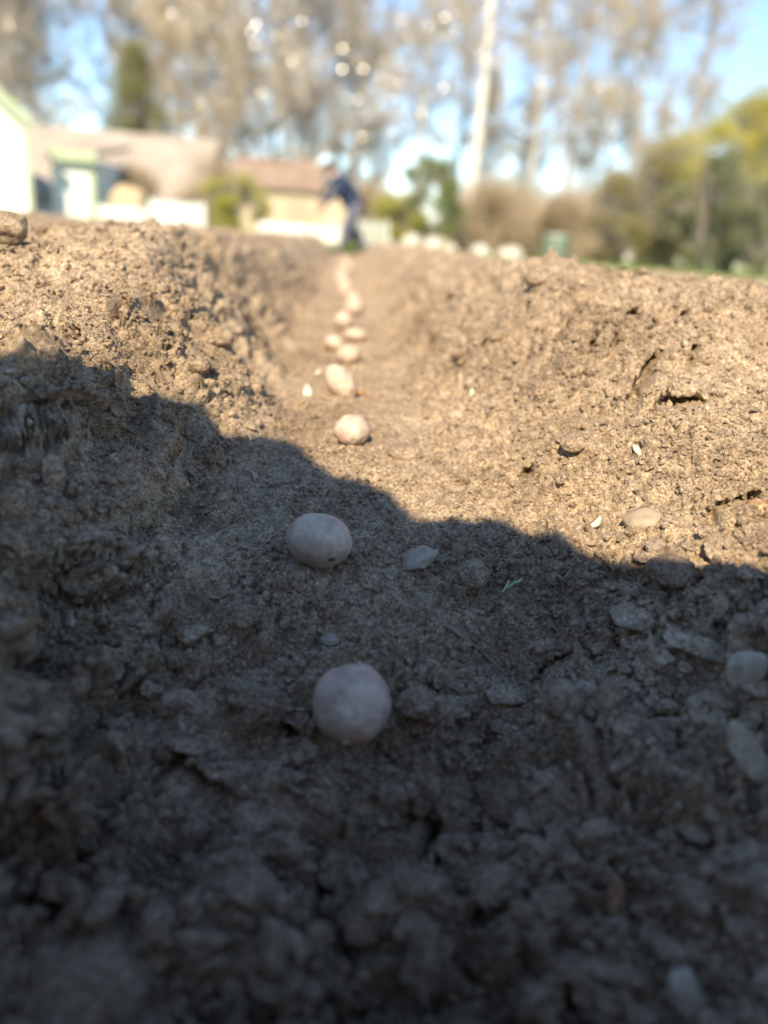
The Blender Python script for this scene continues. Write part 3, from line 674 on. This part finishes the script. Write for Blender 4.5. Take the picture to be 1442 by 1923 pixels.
o = link('straw_heap', lump_mesh('straw_heap', M_TAN, 0.5, 0.4, 0.62, 88, 0.2, 0, 0.06), None, at(245, 385, 20.5)*np.array([1, 1, 0])+np.array([0, 0, 0.35])); tag(o, 'tan rounded heap of straw between the two white fences', 'straw heap')
# whitewashed stones along the grass edge
for px, py, w, h, lab in ((772, 455, 46, 44, 'whitewashed boulder, largest of the pale row right of the person'), (812, 460, 40, 40, 'whitewashed boulder touching the largest pale boulder'), (846, 470, 28, 26, 'small cream boulder at the end of the pale pair'),
                          (902, 472, 44, 32, 'white boulder at the foot of the tall birch'), (958, 478, 58, 34, 'broad white boulder right of the birch foot'), (728, 448, 30, 30, 'small pale boulder nearest to the person')):
    Y = 15.5; p = at(px, py, Y); s = Y/FPX
    o = link('boulder', lump_mesh('boulder', M_BOULD, w*s*0.42, w*s*0.42, max(h*s/2, 0.16), px, 0.14, 0.2, 0.03), None, (p[0], Y, max(h*s/2, 0.16)*0.75)); tag(o, lab, 'boulder')
# green rain barrel
p = at(1042, 470, 17.5); bl = empty('rain_barrel', (p[0], 17.5, 0)); tag(bl, 'dark green rain barrel on the grass right of the boulders', 'barrel')
M_BARREL = simple('green_plastic', (0.13, 0.17, 0.11), (0.17, 0.21, 0.14), 3, 0.35, 0.5)
MB().lathe([(0.24, 0), (0.28, 0.1), (0.29, 0.3), (0.27, 0.50), (0.25, 0.56), (0.24, 0.56)]).build('body', M_BARREL, bl, smooth=True)
MB().lathe([(0.265, 0.562), (0.265, 0.60), (0.1, 0.625), (0.0, 0.625)]).build('lid', simple('grey_lid', (0.35, 0.42, 0.38), (0.45, 0.5, 0.45), 3, 0.3, 0.5), bl, smooth=True)

# ------------------------------------------------------------------ trees
M_BARK = simple('grey_bark', (0.32, 0.28, 0.24), (0.46, 0.41, 0.36), 6, 0.9)
M_TWIG = simple('bare_twigs', (0.42, 0.355, 0.30), (0.57, 0.50, 0.44), 0.6, 0.45, 0.5)
M_TWIGB = simple('brown_twigs', (0.44, 0.345, 0.24), (0.62, 0.50, 0.36), 0.6, 0.45, 0.5)
M_LEAFY = simple('young_leaves', (0.48, 0.45, 0.07), (0.64, 0.58, 0.12), 0.9, 0.25, 0.5)
M_LEAFG = simple('green_leaves', (0.19, 0.25, 0.06), (0.30, 0.35, 0.10), 0.9, 0.3, 0.5)
M_LEAFO = simple('olive_leaves', (0.28, 0.25, 0.08), (0.45, 0.39, 0.13), 0.9, 0.3, 0.5)
M_LEAFT = simple('blue_green_leaves', (0.20, 0.22, 0.10), (0.30, 0.31, 0.15), 0.9, 0.3, 0.5)
M_NEEDLE = simple('spruce_needles', (0.19, 0.21, 0.06), (0.31, 0.32, 0.10), 0.9, 0.6, 0.3)
def birch_bark():
    m, nt, b = new_mat('birch_bark', 0.7, 0.3)
    tc = nt.nodes.new('ShaderNodeTexCoord').outputs['Object']
    mp = nt.nodes.new('ShaderNodeMapping'); nt.links.new(tc, mp.inputs[0]); mp.inputs['Scale'].default_value = (3, 3, 9)
    n = tex_noise(nt, mp.outputs[0], 1.2, 5, 0.7)
    nt.links.new(ramp(nt, n, [(0.30, (0.10, 0.09, 0.08)), (0.42, (0.62, 0.58, 0.52)), (0.7, (0.80, 0.77, 0.72))]), b.inputs['Base Color'])
    return m
M_BIRCH = birch_bark()
M_GLINT = simple('glint_leaves', (0.30, 0.27, 0.16), (0.42, 0.38, 0.24), 0.9, 0.22, 1.0)
def twig_tets(starts, dirs, lens, wid, rs):     # thin three-sided spikes
    n = len(starts); d = dirs/np.linalg.norm(dirs, axis=1)[:, None]
    a = np.cross(d, rs.randn(n, 3)); a /= np.linalg.norm(a, axis=1)[:, None]; b = np.cross(d, a)
    w = wid[:, None]
    V = np.stack([starts+a*w, starts+(-0.5*a+0.87*b)*w, starts+(-0.5*a-0.87*b)*w, starts+d*lens[:, None]], 1).reshape(-1, 3)
    F = (np.array([[0, 1, 3], [1, 2, 3], [2, 0, 3]])[None]+4*np.arange(n)[:, None, None]).reshape(-1, 3)
    return V, F
def leaf_quads(cent, size, rs, up=0.0):
    n = len(cent); nn = rs.randn(n, 3); nn[:, 2] += up; nn /= np.linalg.norm(nn, axis=1)[:, None]
    a = np.cross(nn, rs.randn(n, 3)); a /= np.linalg.norm(a, axis=1)[:, None]; b = np.cross(nn, a)
    s = (size*(0.6+0.8*rs.rand(n)))[:, None]
    V = np.stack([cent-a*s, cent-b*s*0.5, cent+a*s, cent+b*s*0.5], 1).reshape(-1, 3)
    return V, (np.array([[0, 1, 2], [0, 2, 3]])[None]+4*np.arange(n)[:, None, None]).reshape(-1, 3)
def tri_of(mb):
    F = []
    for f in mb.F:
        for i in range(1, len(f)-1): F.append((f[0], f[i], f[i+1]))
    return np.array(mb.V), np.array(F)
def make_tree(seed, H, r0, kind, ntw, twl, bark, twig, leafmat=None, nleaf=0, lsize=0.03, spread=0.33, z0=0.18, droop=0.0, lean=0.0):
    """returns trunk mesh and crown mesh; crown = limbs, branches and twigs (and young leaves)"""
    rs = np.random.RandomState(seed)
    tr = MB(); n = 14; pts = []; w = rs.randn(2)*0.02
    px_ = np.cumsum(rs.randn(n, 2)*(0.05 if bark is M_BIRCH else 0.035)*H/14, 0)
    for i in range(n):
        t = i/(n-1); pts.append((px_[i, 0]*t+lean*H*t, px_[i, 1]*t, H*0.96*t))
    rad = [r0*(1-0.9*(i/(n-1)))**0.85+0.006 for i in range(n)]; rad[0] *= 1.35
    tr.tube(pts, rad, 9)
    P_ = np.array(pts)
    def on(t):
        f = t*(n-1); i = min(int(f), n-2); return P_[i]+(P_[i+1]-P_[i])*(f-i), rad[i]
    cr = MB(); S = []; Dr = []
    nl = 26 if kind != 'round' else 22
    for k in range(nl):
        t = z0+(0.98-z0)*(k+rs.rand())/nl
        b, rr = on(t); az = k*2.4+rs.randn()*0.4
        if kind == 'round': L = H*spread*(0.55+0.6*math.sin(math.pi*min(1, (t-z0)/(1-z0)*0.85+0.12)))*(0.75+0.4*rs.rand()); el = 0.45+0.7*t
        else: L = H*spread*(1.05-t)*(0.7+0.6*rs.rand())+0.4; el = 0.75+0.35*rs.randn()*0.5
        d = np.array([math.cos(az)*math.cos(el), math.sin(az)*math.cos(el), math.sin(el)])
        p = b.copy(); pp = [p.copy()]; dd = d.copy()
        for i in range(5):
            dd = dd+rs.randn(3)*0.16+np.array([0, 0, 0.08-droop*i*0.12]); dd /= np.linalg.norm(dd); p = p+dd*L/5; pp.append(p.copy())
        r1 = rr*0.45
        cr.tube(pp, [r1*(1-0.85*i/5)+0.004 for i in range(6)], 5)
        for j in range(7):
            q = pp[1+j*4//6] if j else pp[1]; i0 = rs.randint(1, 5); f = rs.rand(); q = pp[i0]+(pp[i0+1]-pp[i0])*f
            d2 = dd*0.5+rs.randn(3)*0.7+np.array([0, 0, 0.35-droop]); d2 /= np.linalg.norm(d2); L2 = L*(0.25+0.3*rs.rand())
            q2 = q+d2*L2*0.5; d3 = d2+rs.randn(3)*0.25+np.array([0, 0, -droop*0.6]); d3 /= np.linalg.norm(d3); q3 = q2+d3*L2*0.5
            cr.tube([q, q2, q3], [r1*0.4+0.003, r1*0.25+0.003, 0.004], 4)
            for (a_, b_) in ((q, q2), (q2, q3)): S.append((a_, b_))
        for i in range(2, 5): S.append((pp[i], pp[i+1]))
    S = np.array(S); k = rs.randint(0, len(S), ntw); f = rs.rand(ntw)[:, None]
    st = S[k, 0]+(S[k, 1]-S[k, 0])*f; dr = (S[k, 1]-S[k, 0]); dr /= np.linalg.norm(dr, axis=1)[:, None]
    dr = dr*0.7+rs.randn(ntw, 3)*0.6+np.array([0, 0, 0.25-1.3*droop]); dr /= np.linalg.norm(dr, axis=1)[:, None]
    ln = twl*(0.4+rs.rand(ntw))
    Vl, Fl = tri_of(cr); Vt, Ft = twig_tets(st, dr, ln, np.full(ntw, 0.0055)*(0.6+0.8*rs.rand(ntw)), rs)
    Vs = [Vl, Vt]; Fs = [Fl, Ft+len(Vl)]; mi = [np.zeros(len(Fl)), np.ones(len(Ft))]; mats = [bark if bark is not M_BIRCH else M_BARK, twig]
    if nleaf:
        k = rs.randint(0, ntw, nleaf); cen = st[k]+dr[k]*(ln[k]*(0.3+0.7*rs.rand(nleaf)))[:, None]
        Vq, Fq_ = leaf_quads(cen, lsize, rs); Fs.append(Fq_+len(Vl)+len(Vt)); Vs.append(Vq); mi.append(np.full(len(Fq_), 2)); mats.append(leafmat)
    ng = 2600; k = rs.randint(0, ntw, ng); cen = st[k]+dr[k]*ln[k][:, None]     # added leaf facets aimed between sun and camera for glints, per quarter turn
    hv = SUN+np.array([0, -1, -0.12]); hv = hv/np.linalg.norm(hv); q = (np.arange(ng) % 4)*math.pi/2
    nn = np.stack([hv[0]*np.cos(q)+hv[1]*np.sin(q), -hv[0]*np.sin(q)+hv[1]*np.cos(q), np.full(ng, hv[2])], -1)+rs.randn(ng, 3)*0.11
    nn /= np.linalg.norm(nn, axis=1)[:, None]; a = np.cross(nn, rs.randn(ng, 3)); a /= np.linalg.norm(a, axis=1)[:, None]; b = np.cross(nn, a); sz = (0.034+0.026*rs.rand(ng))[:, None]
    Vg = np.stack([cen-a*sz, cen-b*sz*0.6, cen+a*sz, cen+b*sz*0.6], 1).reshape(-1, 3); Fg = (np.array([[0, 1, 2], [0, 2, 3]])[None]+4*np.arange(ng)[:, None, None]).reshape(-1, 3)
    Fs.append(Fg+sum(len(v) for v in Vs)); Vs.append(Vg); mi.append(np.full(len(Fg), len(mats))); mats.append(M_GLINT)
    return (mesh_data('trunk', *tri_of(tr), bark, True), mesh_data('crown', np.concatenate(Vs), np.concatenate(Fs), mats, False, np.concatenate(mi)))
def make_bush(seed, H, R, nleaf, lsize, leafmat, stemmat, nstem=16, clumps=26, cone=False, ntw=1500):
    rs = np.random.RandomState(seed); st = MB(); cents = []
    for k in range(nstem):
        az = rs.rand()*6.28; rr = R*(0.25+0.7*rs.rand()); z = H*(0.45+0.5*rs.rand())
        if cone: rr = R*0.2*rs.rand()
        p1 = np.array([0.3*rr*math.cos(az), 0.3*rr*math.sin(az), z*0.45]); p2 = np.array([rr*math.cos(az), rr*math.sin(az), z])
        st.tube([(0.06*math.cos(az)*R, 0.06*math.sin(az)*R, 0), p1, p2], [0.03*H/3+0.006, 0.018*H/3+0.004, 0.004], 5)
    cl = []; 
    for k in range(clumps):
        t = (k+rs.rand())/clumps; z = H*(0.12+0.83*t); az = rs.rand()*6.28
        lim = (1-t)*1.0+0.05 if cone else math.sqrt(max(0.05, 1-((t-0.42)/0.62)**2))
        rr = R*lim*math.sqrt(rs.rand())*0.9
        cl.append((rr*math.cos(az), rr*math.sin(az), z, R*(0.20+0.16*rs.rand())*(0.75 if cone else 1)))
    cl = np.array(cl); k = rs.randint(0, clumps, nleaf)
    off = rs.randn(nleaf, 3); off /= np.linalg.norm(off, axis=1)[:, None]; off *= (rs.rand(nleaf)**0.45)[:, None]
    cen = cl[k, :3]+off*cl[k, 3:4]*np.array([1, 1, 0.85]); cen[:, 2] = np.maximum(cen[:, 2], 0.03)
    Vq, Fq_ = leaf_quads(cen, lsize, rs, 0.3)
    k = rs.randint(0, clumps, ntw); s0 = cl[k, :3]*np.array([0.7, 0.7, 0.8]); d = cl[k, :3]-s0+rs.randn(ntw, 3)*cl[k, 3:4]*0.7
    Vt, Ft = twig_tets(s0, d, np.linalg.norm(d, axis=1)*1.4, np.full(ntw, 0.006), rs)
    return (mesh_data('stem', *tri_of(st), stemmat, True), mesh_data('foliage', np.concatenate([Vq, Vt]), np.concatenate([Fq_, Ft+len(Vq)]), [leafmat, stemmat], False, np.concatenate([np.zeros(len(Fq_)), np.ones(len(Ft))])))
PROTO = {
 'bare1': make_tree(101, 14, 0.16, 'round', 12000, 0.75, M_BARK, M_TWIG, M_LEAFO, 1800, 0.03),
 'bare2': make_tree(102, 13, 0.14, 'tall', 12000, 0.7, M_BARK, M_TWIG, M_LEAFO, 1200, 0.03, 0.30),
 'brown1': make_tree(103, 12, 0.15, 'round', 13000, 0.7, M_BARK, M_TWIGB, M_LEAFO, 3500, 0.03, 0.36, 0.08),
 'brown2': make_tree(104, 11, 0.13, 'round', 12000, 0.7, M_BARK, M_TWIGB, M_LEAFO, 2800, 0.03, 0.34, 0.06),
 'birch1': make_tree(105, 16, 0.17, 'tall', 7000, 0.9, M_BIRCH, M_TWIG, M_LEAFO, 1200, 0.028, 0.17, 0.30, 0.5),
 'birch2': make_tree(106, 15, 0.12, 'tall', 6000, 0.9, M_BIRCH, M_TWIG, M_LEAFO, 900, 0.028, 0.15, 0.25, 0.5),
 'birch3': make_tree(107, 17, 0.11, 'tall', 6000, 0.8, M_BARK, M_TWIGB, M_LEAFO, 1800, 0.028, 0.15, 0.22, 0.4),
}
BUSH = {
 'green': make_bush(201, 1.5, 0.95, 9000, 0.03, M_LEAFY, M_BARK),
 'dark': make_bush(202, 2.6, 1.1, 14000, 0.035, M_LEAFG, M_BARK),
 'gold': make_bush(203, 4.6, 2.0, 26000, 0.045, M_LEAFY, M_BARK, clumps=36),
 'olive': make_bush(204, 3.6, 1.7, 20000, 0.04, M_LEAFO, M_BARK, clumps=30, ntw=5000),
 'blue': make_bush(205, 3.6, 1.6, 20000, 0.04, M_LEAFT, M_BARK, clumps=30),
 'bare': make_bush(206, 2.0, 1.3, 2500, 0.025, M_LEAFO, M_TWIGB, nstem=30, clumps=30, ntw=9000),
 'spruce': make_bush(207, 6.4, 2.3, 22000, 0.045, M_NEEDLE, M_BARK, nstem=3, clumps=70, cone=True, ntw=2500),
}
def place_tree(kind, px, Y, label, group=None, s=1.0, rz=0.0, cat='tree', name=None, base=None):
    x = float(at(px, 440, Y)[0])
    bush = kind in BUSH; rz = rz if bush else round(rz/(math.pi/2))*math.pi/2+0.06*math.sin(px); t, c = (BUSH if bush else PROTO)[kind]
    nm = name or ('birch_tree' if kind.startswith('birch') else 'bush' if bush else 'bare_tree')
    r = empty(nm, (x, Y, 0), rz); r.scale = (s, s, s)
    link('stem' if bush else 'trunk', t, r); link('foliage' if bush else 'crown', c, r)
    tag(r, label, cat, group); return r
for m_ in (M_LEAFY, M_LEAFG, M_LEAFO, M_LEAFT, M_NEEDLE):       # thin leaves let light through
    nt_ = m_.node_tree; b_ = nt_.nodes['Principled BSDF']; tr_ = nt_.nodes.new('ShaderNodeBsdfTranslucent'); mx_ = nt_.nodes.new('ShaderNodeMixShader'); mx_.inputs[0].default_value = 0.4
    nt_.links.new(b_.inputs['Base Color'].links[0].from_socket, tr_.inputs[0]); nt_.links.new(b_.outputs[0], mx_.inputs[1]); nt_.links.new(tr_.outputs[0], mx_.inputs[2]); nt_.links.new(mx_.outputs[0], nt_.nodes['Material Output'].inputs[0])
# single ones
place_tree('birch1', 880, 27, 'tallest white birch, thick pale trunk right of the middle', s=1.0, rz=0.4)
place_tree('birch2', 775, 33, 'white birch with a pale trunk high up left of the tallest one', s=1.05, rz=1.9)
place_tree('birch2', 985, 36, 'slim birch right next to the tallest birch', s=1.1, rz=3.1)
place_tree('birch3', 1050, 34, 'birch with a brownish hanging crown over the blue gaps', s=1.0, rz=0.9)
place_tree('birch3', 1165, 38, 'loose birch standing just left of the olive thicket', s=1.05, rz=4.0)
place_tree('birch2', 1270, 36, 'slender birch rising behind the blue green bush', s=1.0, rz=5.2)
place_tree('birch2', 1120, 44, 'distant thin birch between two nearer birches', s=1.1, rz=2.4)
place_tree('birch3', 845, 42, 'distant birch half hidden behind the tallest trunk', s=1.1, rz=2.9)
place_tree('spruce', 262, 33, 'green spruce rising behind the barn roof', s=1.0, cat='tree', name='spruce_tree')
place_tree('green', 436, 22, 'bright green rounded bush in front of the cream shed', cat='bush')
place_tree('green', 742, 24, 'lime green bush right behind the pale fence piece', s=1.0, rz=1.2, cat='bush')
place_tree('dark', 800, 24.5, 'dark green bush left of the tallest birch', s=1.0, rz=0.5, cat='bush')
place_tree('gold', 1375, 21, 'tall yellow green bush at the right edge', s=0.93, rz=0.8, cat='bush')
place_tree('blue', 1325, 19.5, 'dull blue green bush in front of the tall yellow green one', s=0.75, rz=2.0, cat='bush')
place_tree('gold', 1262, 25, 'ochre green bush standing behind the olive and blue green ones', s=0.82, rz=3.6, cat='bush')
place_tree('olive', 1235, 22, 'olive bush left of the blue green one', s=0.85, rz=0.3, cat='bush')
place_tree('olive', 1165, 25, 'ochre thicket at the left end of the right hand shrubs', s=0.75, rz=2.2, cat='bush')
place_tree('blue', 1440, 18, 'grey green bush low at the right edge', s=0.6, rz=3.0, cat='bush')
place_tree('bare', 252, 24, 'brown bare shrub in front of the barn roof', s=0.75, rz=1.0, cat='bush')
place_tree('bare', 362, 24.5, 'bare shrub at the right end of the barn', s=0.6, rz=2.0, cat='bush')
# the grove: bare trees nobody could tell apart in the blur
rr = random.Random(4)
def row(kinds, spots, label, group, smin=0.9, smax=1.15):
    for px, Y in spots: place_tree(rr.choice(kinds), px, Y, label, group, rr.uniform(smin, smax), rr.uniform(0, 6.28))
row(['bare1', 'bare2'], [(-70, 34), (15, 31), (75, 38), (-20, 42), (45, 48), (290, 50), (255, 44)], 'bare grey tree in the grove behind the white house', 'bare trees behind the white house')
row(['brown1', 'brown2', 'bare1'], [(345, 37), (385, 33), (450, 36), (510, 40), (560, 33), (620, 40), (660, 35), (420, 48), (540, 50), (690, 48)], 'brownish budding tree in the grove behind the cream shed and person', 'brown trees in the middle of the grove', 0.8, 1.1)
row(['brown2', 'bare2'], [(900, 50), (975, 46), (1080, 52), (1210, 48), (1420, 46)], 'sparse bare tree far behind the birches', 'sparse trees behind the birches', 0.6, 0.85)
for px, Y in ((700, 29), (880, 30), (930, 26), (990, 27), (1045, 25), (1100, 26.5), (960, 33), (1070, 32), (560, 30), (640, 29), (470, 31), (400, 29)):
    place_tree('bare', px, Y, 'low brown leafless shrub in the undergrowth below the trees', 'brown undergrowth shrubs', rr.uniform(0.8, 1.15), rr.uniform(0, 6.28), cat='bush')

# ------------------------------------------------------------------ the person at the end of the furrow
M_SKIN = simple('skin', (0.55, 0.36, 0.27), (0.60, 0.40, 0.30), 20, 0.55)
M_JACKET = simple('navy_jacket', (0.022, 0.035, 0.075), (0.04, 0.06, 0.12), 9, 0.8)
M_TROUS = simple('grey_trousers', (0.09, 0.095, 0.12), (0.14, 0.145, 0.18), 9, 0.85)
M_CAP = simple('light_blue_cap', (0.44, 0.60, 0.68), (0.50, 0.66, 0.74), 9, 0.7)
M_BOOT = simple('dark_boots', (0.03, 0.03, 0.03), (0.05, 0.05, 0.05), 9, 0.6)
M_HAIR = simple('brown_hair', (0.06, 0.04, 0.03), (0.10, 0.07, 0.05), 40, 0.6)
M_WOOD = simple('ash_handle', (0.40, 0.30, 0.18), (0.50, 0.38, 0.24), 10, 0.6)
M_STEEL, _, _b = new_mat('hoe_steel', 0.45, 0.5); _b.inputs['Base Color'].default_value = (0.20, 0.20, 0.20, 1); _b.inputs['Metallic'].default_value = 0.8
def skin_mesh(name, chains, mat, parent, sub=2):
    """chains: lists of (point, radius); a point reused exactly joins the chains"""
    V = []; R = []; E = []; key = {}
    for ch in chains:
        prev = None
        for p, r in ch:
            k = tuple(round(c, 4) for c in p)
            if k not in key: key[k] = len(V); V.append(p); R.append(r)
            if prev is not None: E.append((prev, key[k]))
            prev = key[k]
    me = bpy.data.meshes.new(name); me.from_pydata(V, E, []); me.update()
    o = bpy.data.objects.new(name+'_tmp', me); C.objects.link(o)
    sk = o.modifiers.new('skin', 'SKIN'); sk.use_smooth_shade = True
    if not me.skin_vertices: me.attributes
    for i, sv in enumerate(me.skin_vertices[0].data):
        sv.radius = (R[i], R[i]); sv.use_root = (i == 0)
    ss = o.modifiers.new('sub', 'SUBSURF'); ss.levels = sub; ss.render_levels = sub
    dg = bpy.context.evaluated_depsgraph_get(); ev_ = o.evaluated_get(dg)
    m2 = bpy.data.meshes.new_from_object(ev_); m2.name = name
    m2.materials.clear(); m2.materials.append(mat)
    for p in m2.polygons: p.use_smooth = True
    bpy.data.objects.remove(o); bpy.data.meshes.remove(me)
    return link(name, m2, parent)
pf = at(645, 470, 12.3)
per = empty('person', (pf[0], 12.3, 0.0), 0.25); tag(per, 'person in navy jacket and light blue cap bending over the far furrow with a hoe', 'person')
PEL, SPI, CHE, NEC = (0.13, 0, 0.74), (0.03, 0, 0.92), (-0.10, 0, 1.07), (-0.21, 0, 1.19)
HED = (-0.29, 0, 1.29)
hands = {}
chains = [[(PEL, 0.10), (SPI, 0.105), (CHE, 0.115), (NEC, 0.055), ((-0.25, 0, 1.245), 0.06), (HED, 0.092), ((-0.32, 0, 1.36), 0.075)], [(HED, 0.092), ((-0.385, 0, 1.26), 0.018)]]
for s in (-1, 1):
    SH = (-0.13, s*0.19, 1.08); EL = (-0.24, s*0.22, 0.85); WR = (-0.33, s*0.07, 0.74 if s < 0 else 0.66)
    PAL = (-0.385, s*0.035, WR[2]-0.03)
    chains.append([(CHE, 0.115), (SH, 0.06), (EL, 0.042), (WR, 0.028), (PAL, 0.030)])
    for k in range(4):
        f1 = (PAL[0]-0.035-0.003*k, s*0.02, PAL[2]+0.022-0.016*k); f2 = (f1[0]-0.012, -s*0.012, f1[2]-0.006); f3 = (f1[0]+0.018, -s*0.030, f1[2]-0.012)
        chains.append([(PAL, 0.030), (f1, 0.0095), (f2, 0.009), (f3, 0.008)])
    chains.append([(PAL, 0.030), (((PAL[0]+0.012), -s*0.015, PAL[2]+0.03), 0.010), ((PAL[0]-0.012, -s*0.032, PAL[2]+0.035), 0.009)])
    HP = (0.13, s*0.09, 0.70); KN = (-0.02 if s < 0 else 0.16, s*0.15, 0.42); AN = (-0.06 if s < 0 else 0.36, s*0.17, 0.09); TO = (AN[0]-0.17, AN[1], 0.045)
    chains.append([(PEL, 0.10), (HP, 0.08), (KN, 0.058), (AN, 0.042), (TO, 0.036)])
body = skin_mesh('body', chains, M_SKIN, per)
jc = [[((0.14, 0, 0.66), 0.175), (SPI, 0.165), (CHE, 0.165), ((-0.195, 0, 1.165), 0.085)]]
for s in (-1, 1):
    SH = (-0.13, s*0.19, 1.08); EL = (-0.24, s*0.22, 0.85); WR = (-0.315, s*0.085, 0.755 if s < 0 else 0.68)
    jc.append([(CHE, 0.165), (SH, 0.085), (EL, 0.062), (WR, 0.045)])
skin_mesh('jacket', jc, M_JACKET, per)
tcn = [[((0.11, 0, 0.84), 0.15), (PEL, 0.16)]]
for s in (-1, 1):
    HP = (0.13, s*0.09, 0.70); KN = (-0.02 if s < 0 else 0.16, s*0.15, 0.42); AN = (-0.06 if s < 0 else 0.36, s*0.17, 0.11)
    tcn.append([(PEL, 0.16), (HP, 0.11), (KN, 0.08), (AN, 0.066)])
skin_mesh('trousers', tcn, M_TROUS, per)
for s in (-1, 1):
    AN = (-0.06 if s < 0 else 0.36, s*0.17)
    skin_mesh('boot', [[((AN[0], AN[1], 0.20), 0.055), ((AN[0], AN[1], 0.07), 0.058), ((AN[0]-0.10, AN[1], 0.05), 0.052), ((AN[0]-0.19, AN[1], 0.045), 0.042)]], M_BOOT, per)
V = ICO4V*np.array([0.125, 0.115, 0.115]); V[:, 2] = np.maximum(V[:, 2], -0.02); V[:, 0] -= 0.05*np.clip(-V[:, 2]*10+0.2, 0, 1)*(ICO4V[:, 0] < -0.6)
cp = link('cap', mesh_data('cap', V, ICO4F, M_CAP, True), per, (-0.315, 0, 1.345)); cp.rotation_euler = (0, -0.35, 0)
V = ICO4V*np.array([0.10, 0.098, 0.10]); V[:, 0] = np.maximum(V[:, 0], -0.01)
link('hair', mesh_data('hair', V, ICO4F, M_HAIR, True), per, (-0.275, 0, 1.30))
per.scale = (1.0, 1.1, 0.9)
hoe = empty('garden_hoe', (pf[0]-0.41, 12.3-0.1, 0.0), 0.25); tag(hoe, 'long wooden handled hoe held low by the bending person', 'hoe'); hoe.scale = (1.0, 1.1, 0.9)
MB().tube([(-0.30, 0, 0.04), (0.05, 0, 0.68), (0.30, 0, 1.14)], [0.014, 0.015, 0.013], 8).build('handle', M_WOOD, hoe, smooth=True)
MB().box(-0.36, -0.345, -0.09, 0.09, -0.05, 0.07).box(-0.345, -0.29, -0.012, 0.012, 0.03, 0.05).build('blade', M_STEEL, hoe, bevel=0.003)
print('objects', len(bpy.data.objects))
